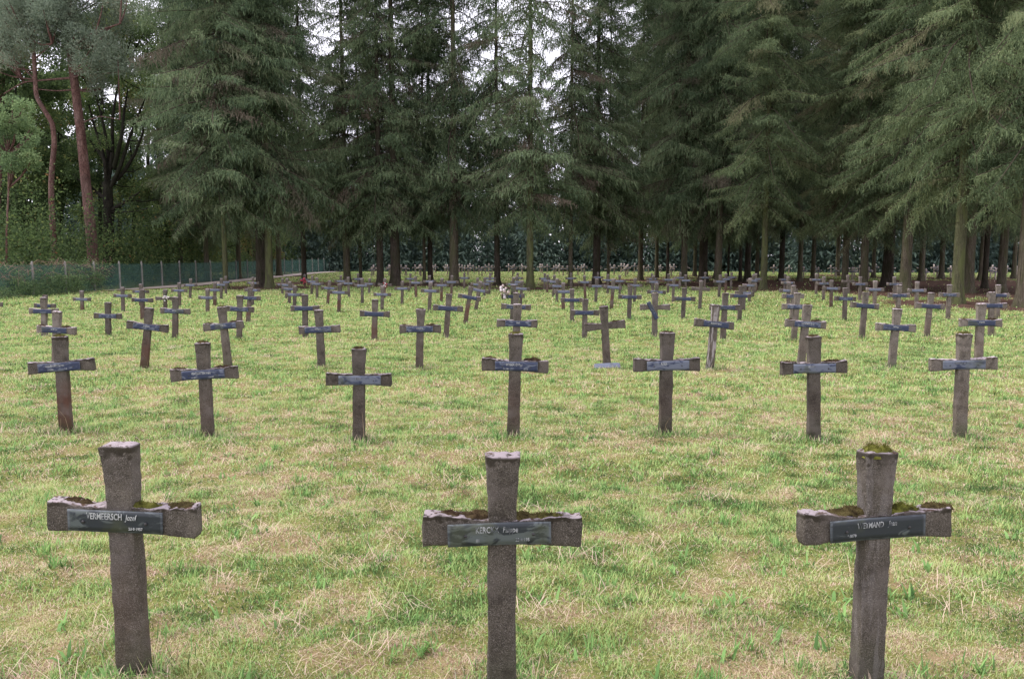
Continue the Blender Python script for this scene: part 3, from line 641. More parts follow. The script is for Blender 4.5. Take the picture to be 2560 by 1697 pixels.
def spruce(seed, H, Rm, h0, style):
    rr = np.random.default_rng(seed); H += 3; h0 += .7; Vs = []; Ts = []; WV = []; WF = []; wn = 0
    step, per = {'o': (.27, 3), 'd': (.25, 3), 'y': (.24, 3)}[style]
    h = h0
    while h < H - .4:
        f = (h - h0) / (H - h0)
        for k in range(per + 1 + (rr.random() < .4)):
            if style == 'o' and f > .10 and vnoise(np.array([[h * .42, k * 9.1]]), seed)[0] < .35: continue
            rad = Rm * .95 * (1 - f) ** .22 * (.70 + .30 * min(1, f / .08)) * (rr.uniform(.28, .72) if rr.random() < .56 else rr.uniform(.72, 1.12))
            if style == 'o': rad *= (1.15 if f < .28 else 1.02)
            L = LENS[int(np.argmin([abs(l - rad) for l in LENS]))]
            dr = 2 if f < .55 else 1
            if rr.random() < .25: dr = max(0, dr - 1)
            V, t, wv, wf = BOUGHS[(L, dr, int(rr.integers(3))) + (('y',) if style == 'y' else ())]
            a = rr.uniform(0, 2 * np.pi) if style != 'o' else k * 1.57 + rr.uniform(-.8, .8); c, s = math.cos(a), math.sin(a); sc = rad / L; sc = 1 + (sc - 1) * .8
            pt = R(rr.normal(0, 17)); cp, sp = math.cos(pt), math.sin(pt); PM = np.array([[cp, 0, -sp], [0, 1, 0], [sp, 0, cp]])
            M3 = np.array([[c, -s, 0], [s, c, 0], [0, 0, 1]]) @ PM; off = np.array([0, 0, h + rr.uniform(-.35, .35)])
            Vs.append((V.reshape(-1, 3) * sc) @ M3.T + off)
            base = rr.normal(0, .17) + .03; dead = rr.random() < (.09 if f < .35 else .03)
            tt = np.clip(t + base, 0, .85); 
            if dead: tt = np.clip(.93 + (t - .4) * .12, 0, 1)
            Ts.append(np.repeat(tt, 4))
            WV.append((wv * sc) @ M3.T + off); WF.append(wf + wn); wn += len(wv)
        h += step * rr.uniform(.7, 1.3)
    # dead snags below the crown
    for k in range(14):
        a = rr.uniform(0, 2 * np.pi); hh = rr.uniform(max(1.6, h0 - 1.6), h0 + 2); l = rr.uniform(.4, 1.6)
        p0 = np.array([0, 0, hh]); p1 = p0 + np.array([math.cos(a) * l, math.sin(a) * l, -.25 * l]); 
        wv, wf = tube([p0, (p0 + p1) / 2 + [0, 0, .05], p1], [.014, .009, .004], 3, False); WV.append(wv); WF.append(wf[0] + wn); wn += len(wv)
    V = np.concatenate(Vs); Q = np.arange(len(V)).reshape(-1, 4)
    return mesh_from('crown', V, [Q], {'tint': np.concatenate(Ts)}), mesh_from('branches', np.concatenate(WV), [np.concatenate(WF)])
def trunk_mesh(H, seed, r=.5, wob=.10):
    rr = np.random.default_rng(seed); n = 46; z = np.concatenate([np.linspace(-.3, 3, 18), np.linspace(3.3, H, n - 18)])
    rad = r * (1 - np.clip(z, 0, H) / H * .88) * (1 + .55 * np.exp(-np.clip(z, 0, 9) / .28))
    px = wob * np.cumsum(rr.normal(0, .25, n)) * np.linspace(0, 1, n); py = wob * np.cumsum(rr.normal(0, .25, n)) * np.linspace(0, 1, n)
    k = 20; V, F = tube(np.stack([px, py, z], 1), rad, k)
    c = np.stack([px, py], 1).repeat(k, 0); d = V[:, :2] - c; a = np.arctan2(d[:, 1], d[:, 0])
    fl = np.exp(-np.clip(V[:, 2], 0, 9) / .3)
    m = 1 + .16 * fl * np.sin(a * 5 + seed) + .06 * (vnoise(np.stack([a * 2, V[:, 2] * 1.5], 1), seed) - .5) * 2
    V[:, :2] = c + d * m[:, None]
    return mesh_from('trunk', V, F, smooth=True)
CROWNS = {}
for st_, specs in {'o': [(3.0, 27, 3.4), (3.4, 26, 4.2), (3.2, 28, 3.0)], 'd': [(4.2, 27, 3.4), (4.4, 25, 4.0), (3.9, 28, 4.6)], 'y': [(3.9, 26, 3.0), (3.6, 27, 3.9)]}.items():
    CROWNS[st_] = [(spruce(100 + ord(st_) + k, H, Rm, h0, st_), Rm, H) for k, (Rm, H, h0) in enumerate(specs)]
TRUNKS = [trunk_mesh(26, 5 + i, 1.0) for i in range(4)]
for m_ in TRUNKS: pass
BK = {'n': M_BARK, 'k': M_BARKD, 'g': M_BARKG}
BKT = {}
trng = np.random.default_rng(3)
TREEPOS = []
def place_spruce(x, y, z, diam, Rc, st_, bk, label, group):
    (cr, brn), Rm, H = CROWNS[st_][int(trng.integers(len(CROWNS[st_])))]
    Rc += (.8 if st_ == 'o' else 0); E = empty('spruce_tree', (x, y, z), (0, 0, trng.uniform(0, 6.28)))
    tag(E, label, 'spruce tree', group)
    key = (int(trng.integers(4)), bk)
    if key not in BKT:
        me = TRUNKS[key[0]].copy(); me.materials.clear(); BKT[key] = me
    t = obj('trunk', BKT[key], BK[bk], E); r = diam / 2; t.scale = (r, r, H / 26.0)
    s = min(Rc * (.88 if st_ == 'y' else 1), Rm * 1.25) / Rm * trng.uniform(.95, 1.05)
    c = obj('crown', cr, M_SPRUCE2 if st_ == 'y' else M_SPRUCE, E); c.scale = (s, s, 1)
    b = obj('branches', brn, M_TWIG, E); b.scale = (s, s, 1)
    TREEPOS.append((x, y, diam)); return E
order = sorted(range(len(T)), key=lambda i: T[i][0])
for i, (px, py, wpx, Rc, st_, bk) in enumerate(T):
    x, y, z = ground_at(px, py); k = order.index(i)
    look = {'k': 'dark trunked', 'g': 'green mossy trunked', 'n': 'brown trunked'}[bk]
    side = 'thin' if wpx < 13 else ('thick' if wpx > 24 else 'tall')
    place_spruce(x, y, z, wpx / FPX * y * .92, Rc, st_, bk, f"{side} {look} spruce with drooping boughs, {ordn(k)} trunk from the left", 'spruces standing in a line behind the crosses')
# further spruces of the wood behind the right half, and a few behind the left group
B = [(1560,98,'d'),(1640,66,'d'),(1735,70,'d'),(1790,64,'d'),(1890,68,'d'),(2030,62,'d'),(2090,72,'d'),(2180,66,'d'),(2300,58,'d'),(2350,64,'d'),(2450,60,'d'),(2530,64,'d'),(2640,44,'d'),(2700,36,'y'),(2620,30,'y'),(600,62,'d'),(520,58,'d'),(700,70,'d'),(455,60,'d'),(1600,60,'d'),(640,78,'d')]
B.sort()
for i, (px, d, st_) in enumerate(B):
    x = (px - CX) / FPX * d
    place_spruce(x, d, float(gz(d)), trng.uniform(.3, .5), 3.8, st_, 'n', f"dark spruce of the second line behind the front trees, {ordn(i)} from the left", 'spruces in the wood behind the front line')

# ------------------------------------------------------------ left side: pines, oak, leafy trees behind the fence
def kites(P, D, W, rr):
    n = len(P); sv = np.cross(D, rr.normal(0, 1, (n, 3))); sv /= np.linalg.norm(sv, axis=1)[:, None] + 1e-9; sv *= (W * .5)[:, None] if np.ndim(W) else W * .5
    return np.stack([P, P + D * .45 + sv, P + D, P + D * .45 - sv], 1).reshape(-1, 3)
def leafy(rr, centres, radii, n, size, flat=.75, tint0=.4, needles=False):
    """crown of leaf clumps: small leaf faces on shells of overlapping clumps"""
    P = []; D = []; T_ = []
    for c, r in zip(centres, radii):
        k = max(60, int(n * 6 * r * r)); q = rr.normal(0, 1, (k, 3)); q /= np.linalg.norm(q, axis=1)[:, None]
        p = c + q * r * (rr.uniform(.35, 1.05, k) ** .7)[:, None] * np.array([1, 1, flat])
        nn = vnoise(p * 1.4, 4); keep = nn > .33; p = p[keep]; q = q[keep]
        d = q * .6 + rr.normal(0, .6, p.shape); d[:, 2] += (.5 if needles else -.25); d /= np.linalg.norm(d, axis=1)[:, None]
        P.append(p); D.append(d * size * rr.uniform(.6, 1.3, len(p))[:, None]); T_.append(np.clip(tint0 + rr.normal(0, .15) + rr.normal(0, .15, len(p)), 0, 1))
    P = np.concatenate(P); D = np.concatenate(D); V = kites(P, D, size * (.28 if needles else .62), rr)
    return mesh_from('crown', V, [np.arange(len(V)).reshape(-1, 4)], {'tint': np.repeat(np.concatenate(T_), 4)})
def rel(pts, Y, base): return [np.array(at_depth(a, b, Y + dy)) - np.array(base) for a, b, dy in pts]
def limbs(paths):
    return mesh_from('trunk', *join([tube(p, r, 10, False) + (None,) for p, r in paths])[:2], smooth=True) if False else _limbs(paths)
def _limbs(paths):
    V = []; F = []; n = 0
    for p, r in paths:
        p = np.asarray(p, float)
        # resample smoothly
        t = np.linspace(0, len(p) - 1, max(8, 5 * len(p))); k = np.arange(len(p))
        q = np.stack([np.interp(t, k, p[:, i]) for i in range(3)], 1)
        for _ in range(2): q[1:-1] = (q[:-2] + 2 * q[1:-1] + q[2:]) / 4
        v, f = tube(q, np.interp(t, k, np.linspace(r[0], r[1], len(p))), 10, False); V.append(v); F.append(f[0] + n); n += len(v)
    return mesh_from('trunk', np.concatenate(V), [np.concatenate(F)], smooth=True)
lr = np.random.default_rng(9)
def make_tree(name, foot, Y, trunks, crowns, bark, leafm, label, cat, n=150, size=.12, needles=False, tint=.4, flat=.7):
    """trunks: list of (pixel path, r0, r1); crowns: (px, py, depth offset, radius m)"""
    bx, by, bz = at_depth(*foot, Y); bz = float(gz(Y)); base = (bx, Y, bz)
    E = empty(name, base); tag(E, label, cat, None)
    ps = [(rel(p, Y, base), (r0, r1)) for p, r0, r1 in trunks]
    ps[0][0].insert(0, np.array([0, 0, -.2]))
    cs = [np.array(at_depth(a, b, Y + dy)) - np.array(base) for a, b, dy, r in crowns]
    # twigs reaching into the clumps
    tips = np.array([q for p, _ in ps for q in p]); tw = []
    for c in cs:
        q = tips[np.argmin(np.linalg.norm(tips - c, axis=1) + (tips[:, 2] > c[2] + .3) * 2)]
        tw.append((np.array([q, (q + c) / 2 + [0, 0, -.15], c]), (.05, .02)))
    obj('trunk', _limbs(ps + [(p, r) for p, r in tw]), bark, E)
    obj('crown', leafy(lr, cs, [c[3] for c in crowns], n, size, flat, tint, needles), leafm, E)
    return E
pc = []
prr = np.random.default_rng(21)
def cl(x0, x1, y0, y1, k, r0, r1, dz=2.0):
    return [(prr.uniform(x0, x1), prr.uniform(y0, y1), prr.uniform(-dz, dz), prr.uniform(r0, r1)) for _ in range(k)]
make_tree('pine_tree', (240, 720), 45.5, [([(234, 668, 0), (228, 580, 0), (216, 470, 0), (204, 350, 0), (192, 250, 0), (183, 180, 0), (170, 90, .5), (165, 0, 1), (160, -140, 1)], .33, .16),
    ([(183, 195, 0), (120, 200, .5), (60, 205, 1), (10, 235, 1)], .07, .03), ([(190, 225, 0), (140, 228, .4), (80, 222, 1)], .05, .02), ([(175, 120, 0), (240, 80, -1), (300, 60, -2)], .09, .03), ([(168, 40, 0), (100, 0, 1)], .08, .03), ([(198, 310, 0), (250, 290, -.5), (300, 300, -1)], .04, .015)],
    cl(60, 330, -120, 60, 26, .9, 1.5) + cl(120, 300, 60, 170, 16, .7, 1.3) + cl(190, 330, 130, 230, 9, .5, .9) + cl(-30, 120, 20, 120, 8, .7, 1.2), M_PINE, M_PINEN,
    'tall pine with a thick straight red trunk leaning left behind the fence', 'pine tree', 210, .16, True, .42)
make_tree('pine_tree', (140, 720), 44.5, [([(138, 665, 0), (133, 590, 0), (128, 490, 0), (129, 430, 0), (137, 357, 0), (131, 308, 0), (108, 272, 0), (90, 241, 0), (87, 178, 0), (84, 120, 0), (80, 0, 0), (75, -150, 0)], .17, .09),
    ([(87, 200, 0), (50, 160, .5), (0, 130, 1)], .05, .02), ([(85, 150, 0), (130, 110, -1)], .05, .02)],
    cl(-60, 170, -160, 40, 20, .9, 1.5) + cl(-60, 140, 40, 130, 10, .7, 1.2) + cl(-40, 60, 130, 190, 4, .5, .8), M_PINE, M_PINEN,
    'slim pine with a crooked S-shaped red trunk behind the fence', 'pine tree', 200, .16, True, .5)
make_tree('pine_tree', (-10, 720), 50, [([(-10, 660, 0), (0, 400, 0), (10, 120, 0), (20, -100, 0)], .2, .1)],
    cl(-120, 60, -160, 100, 18, .9, 1.5) , M_PINE, M_PINEN, 'reddish pine partly cut off by the left edge of the picture', 'pine tree', 180, .16, True, .6)
make_tree('sapling_tree', (17, 725), 38.5, [([(16, 660, 0), (17, 560, 0), (22, 470, 0), (20, 384, 0), (30, 300, 0)], .055, .03)],
    cl(-30, 80, 250, 420, 22, .35, .75, 1.0) + cl(-20, 100, 330, 400, 8, .3, .5, 1), M_PINE, M_LEAFL, 'thin pale stemmed young tree with light green leaves at the left edge', 'young tree', 260, .11, False, .45)
oak = [([(272, 660, 0), (272, 535, 0), (268, 455, 0)], .36, .30)]
for pts in ([(268, 470), (262, 400), (240, 330), (222, 262)], [(268, 470), (272, 380), (256, 300), (240, 240)], [(268, 470), (282, 380), (280, 300), (290, 240), (300, 180)], [(270, 480), (300, 420), (322, 350), (345, 290), (370, 230)],
            [(270, 470), (310, 430), (340, 380), (358, 330), (360, 300)], [(270, 500), (240, 480), (215, 455)], [(272, 530), (320, 500), (350, 480)], [(285, 420), (305, 340), (310, 280), (320, 220)], [(262, 400), (240, 370), (220, 345)]):
    oak.append(([(a, b, lr.uniform(-.8, .8) * (k > 0)) for k, (a, b) in enumerate(pts)], .15, .04))
make_tree('oak_tree', (272, 712), 51, oak, cl(180, 400, 40, 230, 26, .6, 1.2) + cl(180, 400, 330, 520, 18, .4, .8, 3), M_OAK, M_LEAF,
    'black barked tree with many bare spreading limbs between the pines and spruces', 'oak tree', 130, .13, False, .5)
# leafy trees filling the wood on the left, each its own crown
LT = [(40, 54, 120, 620, M_LEAF, .35), (150, 57, 300, 640, M_LEAF, .30), (110, 62, 180, 500, M_LEAF, .45), (330, 60, 330, 640, M_LEAF, .42), (420, 64, 200, 560, M_LEAF, .45), (480, 68, 420, 640, M_LEAF, .72), (250, 66, 60, 420, M_LEAF, .4),
      (560, 74, 430, 640, M_LEAF, .55), (620, 82, 440, 640, M_LEAF, .65), (720, 96, 430, 650, M_LEAF, .45), (800, 102, 430, 650, M_LEAF, .6), (-60, 50, 100, 640, M_LEAF, .35), (0, 66, 0, 420, M_LEAF, .5), (370, 72, 60, 330, M_LEAF, .5), (680, 88, 470, 650, M_LEAF, .85),
      (60, 70, -60, 300, M_LEAF, .45), (150, 72, -40, 320, M_LEAF, .4), (215, 70, 40, 380, M_LEAF, .5), (300, 74, -20, 300, M_LEAF, .45), (395, 76, 40, 320, M_LEAF, .5), (200, 74, 300, 640, M_LEAF, .4), (70, 72, 330, 640, M_LEAF, .4)]
for i, (px, d, y0, y1, lm, tn) in enumerate(sorted(LT)):
    half = 2.6 * FPX / d; k = int(14 * max(1, (y1 - y0) / 220))
    cr = [(prr.uniform(px - half, px + half), prr.uniform(y0, y1), prr.uniform(-2, 2), prr.uniform(.8, 1.5)) for _ in range(k)]
    fy = CY - 0; foot = (px, 700)
    tn += .08; make_tree('leafy_tree', foot, d, [([(px, y1 - 20, 0), (px + 8, (y0 + y1) / 2, 0), (px - 5, y0 + 30, 0)], .18, .05)], cr, M_OAK, lm,
        f"{'yellowing' if tn > .6 else 'dark green'} leafy tree in the wood behind the fence, {ordn(i)} from the left", 'leafy tree', 95, .20, False, tn)

# undergrowth behind the fence: uncountable
def scrub(name, label, boxes, mat, size, tint, n, kind='stuff', cat=None):
    P = []; T_ = []
    rr = np.random.default_rng(len(boxes) * 7 + int(n))
    for x0, x1, y0, y1, z0, z1, k in boxes:
        p = np.stack([rr.uniform(x0, x1, k), rr.uniform(y0, y1, k), rr.uniform(0, 1, k)], 1)
        hh = z0 + (z1 - z0) * np.clip(fbm(p[:, :2] * .35, 3) * 2.6 - .75, 0, 1.3); p[:, 2] = gz(p[:, 1]) + p[:, 2] ** .8 * hh
        keep = vnoise(p * 1.3, 8) > .33; p = p[keep]; P.append(p); T_.append(np.clip(tint + rr.normal(0, .2, len(p)) + (vnoise(p * .5, 2) - .5) * .5, 0, 1))
    P = np.concatenate(P); m = len(P); D = rr.normal(0, 1, (m, 3)); D[:, 2] -= .2; D /= np.linalg.norm(D, axis=1)[:, None]
    V = kites(P, D * size * rr.uniform(.6, 1.3, m)[:, None], size * .6, rr)
    o = obj(name, mesh_from(name, V, [np.arange(len(V)).reshape(-1, 4)], {'tint': np.repeat(np.concatenate(T_), 4)}), mat)
    tag(o, label, cat or name, None, kind); return o
scrub('undergrowth', 'dense dark green shrubs growing behind the green fence', [(-36, -23.5, 36, 60, 1.0, 5.5, 52000), (-40, -24, 60, 100, 1.2, 6.5, 46000)], M_LEAF, .17, .42, 1)
scrub('bramble_thicket', 'tangle of leafy brambles hanging over the near end of the fence', [(-24.0, -21.5, 29, 41.5, .9, 1.6, 9000), (-21.85, -21.3, 29, 40.5, .5, 1.2, 6000)], M_LEAFL, .09, .30, 2)
# dry brown stems over the brambles
rr = np.random.default_rng(31); V = []; F = []; n = 0
for k in range(260):
    y0 = rr.uniform(32, 42); x0 = -22.4 + rr.uniform(-.5, .8); z0 = rr.uniform(.5, 1.4); a = rr.uniform(0, 6.28); l = rr.uniform(.3, .9)
    p0 = np.array([x0, y0, z0]); p2 = p0 + np.array([math.cos(a) * l, math.sin(a) * l, rr.uniform(-.2, .3)]); p1 = (p0 + p2) / 2 + [0, 0, rr.uniform(.05, .35)]
    v, f = tube([p0, p1, p2], [.009, .007, .004], 3, False); V.append(v); F.append(f[0] + n); n += len(v)
tag(obj('dry_stems', mesh_from('dry_stems', np.concatenate(V), [np.concatenate(F)]), simple('dry pinkish stems', (.24, .15, .12), .9, .1, .3, 3)), 'arching dry brown stems tangled over the top of the fence', 'dry stems', None, 'stuff')

# far wall of firs behind the distant crosses: reads as one mass
def far_wood():
    rr = np.random.default_rng(41); P = []; D = []; W = []; T_ = []
    spots = [(rr.uniform(-85, 85), rr.uniform(95, 112), rr.uniform(12, 19)) for _ in range(130)] + [(x_, 92 + rr.uniform(0, 3), rr.uniform(6, 10) + (4 if x_ < -24 else 0)) for x_ in np.arange(-92, 80, 2.0)]
    for x, y, H in spots:
        if x > 22: H *= 1.5; y -= 8 * (x > 30)
        t0 = rr.normal(.42, .12); n = int(H * 170); h = H * rr.uniform(0, 1, n) ** 1.15; ph = rr.uniform(0, 6.28, n)
        rad = 2.9 * (1 - h / H) ** .7 * rr.uniform(.35, 1, n) * (1 + .25 * np.sin(h * 6))
        P.append(np.stack([x + rad * np.cos(ph), y + rad * np.sin(ph), h + .25], 1))
        d = np.stack([np.cos(ph) * .7, np.sin(ph) * .7, -.6 + 0 * ph], 1) + rr.normal(0, .35, (n, 3)); D.append(d * rr.uniform(.3, .75, n)[:, None]); T_.append(np.clip(t0 + rr.normal(0, .2, n), 0, 1))
    P = np.concatenate(P); D = np.concatenate(D); V = kites(P, D, .22, rr)
    tag(obj('far_wood', mesh_from('far_wood', V, [np.arange(len(V)).reshape(-1, 4)], {'tint': np.repeat(np.concatenate(T_), 4)}), M_FAR), 'blue green wall of firs closing the field beyond the distant crosses', 'wood', None, 'stuff')
far_wood()

# ------------------------------------------------------------ fence and path along the left
FX = -21.9
fence = empty('mesh_fence', (FX, 30, 0)); tag(fence, 'green mesh fence on round-topped concrete posts along the left side', 'fence')
def fence_post():
    V, F = tube([(0, 0, -.3), (0, 0, .2), (0, 0, 1.45), (0, 0, 1.54), (0, 0, 1.58)], [.065, .062, .058, .045, .02], 10)
    V[:, 1] *= .8; return mesh_from('post', V, F, smooth=True)
FP = fence_post()
def net_mat():
    m = Mat('green netting', .7, .2)
    n1 = m.noise(2.2, 3); m.col(m.mix(n1, (.055, .135, .125), (.09, .18, .145)))
    g = m.n('ShaderNodeTexCoord'); mp = m.n('ShaderNodeMapping'); mp.inputs['Scale'].default_value = (18, 18, 18); m.put(g.outputs['Object'], mp.inputs[0])
    tr = m.n('ShaderNodeBsdfTransparent'); mx_ = m.n('ShaderNodeMixShader'); m.put(m.rng(m.noise(1.3, 3), .3, .7, .30, .58), mx_.inputs[0])
    m.t.links.new(tr.outputs[0], mx_.inputs[1]); m.t.links.new(m.b.outputs[0], mx_.inputs[2]); m.t.links.new(mx_.outputs[0], m.out.inputs[0]); return m.m
M_NET = net_mat(); M_WIRE = simple('green wire', (.03, .10, .07), .6, .3)
ys = [30 + 2.6 * k for k in range(26)]
pts = [(FX, y_) for y_ in ys] + [(FX + 2.6 * k, ys[-1] + .4 * k) for k in range(1, 5)]
for k, (fx, fy) in enumerate(pts):
    z_ = float(gz(fy)); obj('post', FP, M_POST, fence, (fx - FX, fy - 30, z_))
    if k + 1 < len(pts):
        gx, gy = pts[k + 1]; z2 = float(gz(gy)); dx, dy = gx - fx, gy - fy; l = math.hypot(dx, dy); nx_, ny_ = -dy / l * .004, dx / l * .004
        V = []; n_ = 9
        for s_ in (0, 1):
            for zz in (.03, 1.42):
                for q in range(n_):
                    t_ = (q + .05) / (n_ - .9); sag = -.03 * math.sin(t_ * math.pi) * (zz > 1) 
                    V.append((fx - FX + dx * t_ + nx_ * (s_ * 2 - 1) + .01 * math.sin(q * 2.1 + k), fy - 30 + dy * t_ + ny_ * (s_ * 2 - 1), z_ + (z2 - z_) * t_ + zz + sag))
        Q = []
        for q in range(n_ - 1): Q.append([q, q + 1, q + 1 + n_, q + n_]); Q.append([q + 1 + 2 * n_, q + 2 * n_, q + 3 * n_, q + 1 + 3 * n_])
        obj('mesh_panel', mesh_from('mesh_panel', np.array(V), [np.array(Q)]), M_NET, fence)
V = []; F = []; n = 0
for zz in (.1, .75, 1.43):
    v, f = tube([(px_ - FX, py_ - 30, float(gz(py_)) + zz) for px_, py_ in pts], .006, 4, False); V.append(v); F.append(f[0] + n); n += len(v)
obj('tension_wires', mesh_from('tension_wires', np.concatenate(V), [np.concatenate(F)]), M_WIRE, fence)
# path
V = []; ny_ = 50
for k, y_ in enumerate(np.linspace(41, 97, ny_)):
    for q in range(5):
        e = (.25 * (vnoise(np.array([[y_ * .6, q]]), 5)[0] - .5)) if q in (0, 4) else 0
        wd = min(1, (y_ - 40) / 6) * 1.9
        V.append((FX + .15 + wd * q / 4 + e * 1.2, y_, float(gz(y_)) + .035))
Q = [[k * 5 + q, k * 5 + q + 1, k * 5 + q + 6, k * 5 + q + 5] for k in range(ny_ - 1) for q in range(4)]
tag(obj('path', mesh_from('path', np.array(V), [np.array(Q)], smooth=True), M_PATH), 'pale sandy path along the foot of the green fence', None, None, 'structure')

# ------------------------------------------------------------ ground and grass
TP = np.array([(a, b) for a, b, _ in TREEPOS]); TPr = np.array([2.0 + (c > .35) * .6 for *_, c in TREEPOS])
def litter(x, y):
    x = np.asarray(x, float); y = np.asarray(y, float); r = np.zeros(x.shape)
    for (a, b), q in zip(TP, TPr):
        r = np.maximum(r, np.exp(-(((x - a) / q / 1.25) ** 2 + ((y - b) / q / 1.15) ** 2)))
    wood = np.clip((x - 11.5 - (y - 50) * .12) / 3, 0, 1) * np.clip((y - 43) / 4, 0, 1) * np.clip((60 - y) / 4, 0, 1)
    r2 = np.clip((x - 15) / 2, 0, 1) * np.clip((y - 33 + (x - 15) * .35) / 3, 0, 1) * np.clip((56 - y) / 5, 0, 1)
    return np.clip(np.maximum(np.maximum(r, wood * .95), r2 * .8), 0, 1)
def dryness(x, y):
    p = np.stack([np.asarray(x).ravel(), np.asarray(y).ravel()], 1)
    return .25 * fbm(p * .8, 61, 3) + .75 * fbm(p * np.array([4.2, 6.0]), 65, 4)
def bump(x, y):
    p = np.stack([np.asarray(x).ravel(), np.asarray(y).ravel()], 1)
    return .035 * (fbm(p * 1.1, 21, 2) - .5) + .056 * (fbm(p * 5.5, 33, 2) - .5)
ys_ = np.concatenate([np.linspace(-40, 1.4, 12), np.geomspace(1.5, 120, 330), np.geomspace(125, 900, 16)])
us = np.linspace(-1, 1, 300); YY, UU = np.meshgrid(ys_, us, indexing='ij'); HW = np.where(YY < 1.5, 40, 0) + np.maximum(1.1 * np.abs(YY) + 3, 3); XX = UU * HW
ZZ = gz(YY) + (bump(XX, YY).reshape(XX.shape)) * np.clip((70 - YY) / 40, 0, 1)
nU = len(us); i, j = np.meshgrid(np.arange(len(ys_) - 1), np.arange(nU - 1), indexing='ij'); a = (i * nU + j).ravel()
V = np.stack([XX.ravel(), YY.ravel(), ZZ.ravel()], 1)
lit_ = litter(V[:, 0], V[:, 1])
g = obj('ground', mesh_from('ground', V, [np.stack([a, a + 1, a + nU + 1, a + nU], 1)], {'litter': lit_, 'dry': dryness(V[:, 0], V[:, 1])}, smooth=True), M_GROUND)
tag(g, 'mossy mown lawn with straw patches and brown needle litter under the trees', None, None, 'structure')

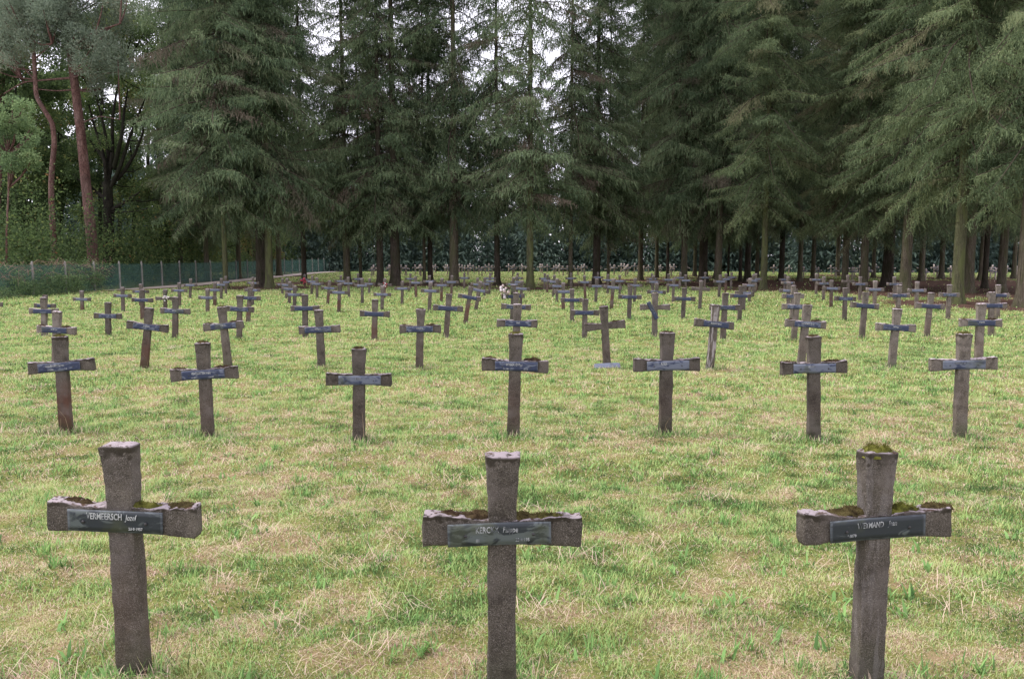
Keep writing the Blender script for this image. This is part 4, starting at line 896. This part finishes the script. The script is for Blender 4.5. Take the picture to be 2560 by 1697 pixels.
grr = np.random.default_rng(99)
def blades(zones):
    VV = []; FF3 = []; FF4 = []; TT = []; n0 = 0
    def add(x, y, z, h, wd, lie, tint):
        nonlocal n0
        n = len(x); a = grr.uniform(0, 2 * np.pi, n); dx, dy = np.cos(a), np.sin(a); px_, py_ = -dy * wd / 2, dx * wd / 2
        up1 = h * .5 * (1 - .6 * lie); up2 = h * (1 - lie) ; o1 = h * .18 + h * .32 * lie; o2 = h * .35 + h * .65 * lie
        b = np.stack([x, y, z - .004], 1); s = np.stack([px_, py_, 0 * px_], 1)
        m = b + np.stack([dx * o1, dy * o1, up1 + .004], 1); t = b + np.stack([dx * o2, dy * o2, up2 + .004], 1)
        V = np.stack([b - s, b + s, m + s * .8, m - s * .8, t], 1).reshape(-1, 3)
        k = np.arange(n) * 5 + n0
        FF4.append(np.stack([k, k + 1, k + 2, k + 3], 1)); FF3.append(np.stack([k + 3, k + 2, k + 4], 1)); VV.append(V); TT.append(np.repeat(tint, 5)); n0 += 5 * n
    for y0, y1, dens, h, wd in zones:
        A = (y1 - y0) * (1.5 * (y0 + y1) / 2 + 4); n = int(A * dens)
        y = np.sqrt(grr.uniform(y0 ** 2, y1 ** 2, n)); x = grr.uniform(-1, 1, n) * (.75 * y + 2.0)
        q = litter(x, y) if y1 > 20 else 0; keep = grr.random(n) > np.clip(q * 1.5, 0, .97) if y1 > 20 else np.ones(n, bool)
        keep &= ~((x < FX + 2.2) & (y > 40)) & (x > FX - .2)
        x, y = x[keep], y[keep]; n = len(x)
        P = np.stack([x, y], 1); dr = dryness(x, y); cl_ = fbm(P * 7, 71, 3)
        hs = h * np.where(grr.random(n) < .06, grr.uniform(1.6, 2.6, n), grr.uniform(.4, 1.3, n)) * (.15 + 1.7 * cl_); z = gz(y) + bump(x, y) * np.clip((70 - y) / 40, 0, 1)
        straw = grr.random(n) < np.clip((dr - .5) * 2.1 - (cl_ - .5) * .8 + .46 - .34 * np.clip((y - 7) / 9, 0, 1), .05, .80)
        c2 = fbm(P * np.array([2.2, 3.4]), 97, 3); c3 = vnoise(P * 9.0, 44); gt = np.clip(.35 - .035 * (y < 8) + (c2 - .5) * .55 - .16 * (c3 < .22) + (cl_ - .5) * .6 + grr.normal(0, .16, n) + (dr - .5) * .4 + .03 * np.clip((y - 7) / 8, 0, 1) - .06 * np.exp(-((y - 25) / 6) ** 2), 0, .60)
        tint = np.where(straw, np.clip(.79 + grr.normal(0, .13, n) + .45 * (fbm(P * 3.1, 88, 2) - .5) + .10 * (c3 < .18), .58, 1), gt)
        lie = np.where(straw, grr.uniform(.55, .97, n), np.clip(grr.beta(1.6, 2.6, n), 0, .9))
        add(x, y, z, hs * np.where(straw, 1.25, 1), np.full(n, wd) * grr.uniform(.6, 1.4, n) * np.where(straw, .75, 1), lie, tint)
    # tufts round the feet of the crosses and scattered tufts of broader blades
    for cx_, cy_, row in CROSSPOS:
        if row > 5: continue
        k = {1: 600, 2: 620, 3: 330, 4: 150, 5: 70}[row]; a = grr.uniform(0, 6.28, k); r = .045 + np.abs(grr.normal(0, .10, k)) * grr.uniform(.6, 1.3)
        x = cx_ + np.cos(a) * r * 1.4; y = cy_ + np.sin(a) * r; z = gz(y) + bump(x, y)
        add(x, y, z, grr.uniform(.03, .15, k) * grr.uniform(.6, 1.1), np.full(k, .0035 + .0008 * row), grr.uniform(0, .95, k), np.clip(np.where(grr.random(k) < .35, grr.normal(.78, .12, k), grr.normal(.20, .12, k)), 0, 1))
    m = 900; ty = grr.uniform(1.6, 22, m) ** 1; tx = grr.uniform(-1, 1, m) * (.72 * ty + 1)
    for a_, b_ in zip(tx, ty):
        k = int(grr.integers(8, 40)); r = np.abs(grr.normal(0, .045, k)); an = grr.uniform(0, 6.28, k); x = a_ + np.cos(an) * r; y = b_ + np.sin(an) * r; z = gz(y) + bump(x, y)
        add(x, y, z, grr.uniform(.04, .10, k), np.full(k, grr.uniform(.003, .007) + .0002 * b_), grr.uniform(.05, .6, k), np.clip(grr.normal(.24, .07, k), 0, .5))
    # broad plantain and dock leaves in small rosettes
    m = 420; ty = 1.6 + 12 * grr.uniform(0, 1, m) ** 1.6; tx = grr.uniform(-1, 1, m) * (.74 * ty + .6)
    for a_, b_ in zip(tx, ty):
        k = int(grr.integers(2, 8)); x = a_ + grr.normal(0, .02, k); y = b_ + grr.normal(0, .02, k); z = gz(y) + bump(x, y)
        add(x, y, z + .004, grr.uniform(.03, .11, k), grr.uniform(.007, .020, k), grr.uniform(.1, .8, k), np.clip(grr.normal(.22, .06, k), .05, .42))
    # long bleached strands combed flat
    m = 260; ty = 1.6 + 14 * grr.uniform(0, 1, m) ** 1.4; tx = grr.uniform(-1, 1, m) * (.74 * ty + .6)
    for a_, b_ in zip(tx, ty):
        k = int(grr.integers(6, 30)); x = a_ + grr.normal(0, .07, k); y = b_ + grr.normal(0, .04, k); z = gz(y) + bump(x, y)
        add(x, y, z + .012, grr.uniform(.08, .22, k), np.full(k, .0022 + .0002 * b_), grr.uniform(.75, .97, k), np.clip(grr.normal(.84, .07, k), .65, .97))
    return mesh_from('grass', np.concatenate(VV), [np.concatenate(FF4), np.concatenate(FF3)], {'tint': np.concatenate(TT)})
GZ_ = [(1.7, 3.4, 17000, .024, .0027), (3.4, 5.5, 10500, .027, .0037), (5.5, 9, 5000, .031, .0055), (9, 15, 1900, .038, .009), (15, 26, 560, .047, .016), (26, 46, 130, .065, .032), (46, 92, 26, .08, .075)]
gr = obj('grass', blades(GZ_), M_GRASS); tag(gr, 'short mossy grass with straw and taller tufts round the crosses', 'grass', None, 'stuff')

# tall dry stalks in the lawn
rr = np.random.default_rng(51); V = []; F = []; n = 0
for k in range(90):
    if k < 40: cx_, cy_, _ = CROSSPOS[int(rr.choice([3, 4, 5, 6, 7, 9, 11, 14]))]; x0, y0 = cx_ + rr.normal(0, .18), cy_ + rr.normal(0, .12)
    else: y0 = rr.uniform(3.5, 18); x0 = rr.uniform(-.7, .7) * y0
    h = rr.uniform(.12, .34); a = rr.uniform(0, 6.28); l = h * rr.uniform(.2, .9)
    v, f = tube([(x0, y0, 0), (x0 + math.cos(a) * l * .3, y0 + math.sin(a) * l * .3, h * .6), (x0 + math.cos(a) * l, y0 + math.sin(a) * l, h)], [.0018, .0015, .0008], 3, False); V.append(v); F.append(f[0] + n); n += len(v)
tag(obj('dry_stalks', mesh_from('dry_stalks', np.concatenate(V), [np.concatenate(F)]), simple('dry stalks', (.25, .19, .12), .9, .1)), 'thin dry stalks standing in the grass among the crosses', 'dry stalks', None, 'stuff')
print('objects', len(bpy.data.objects), 'tris', sum(len(m.polygons) for m in bpy.data.meshes))
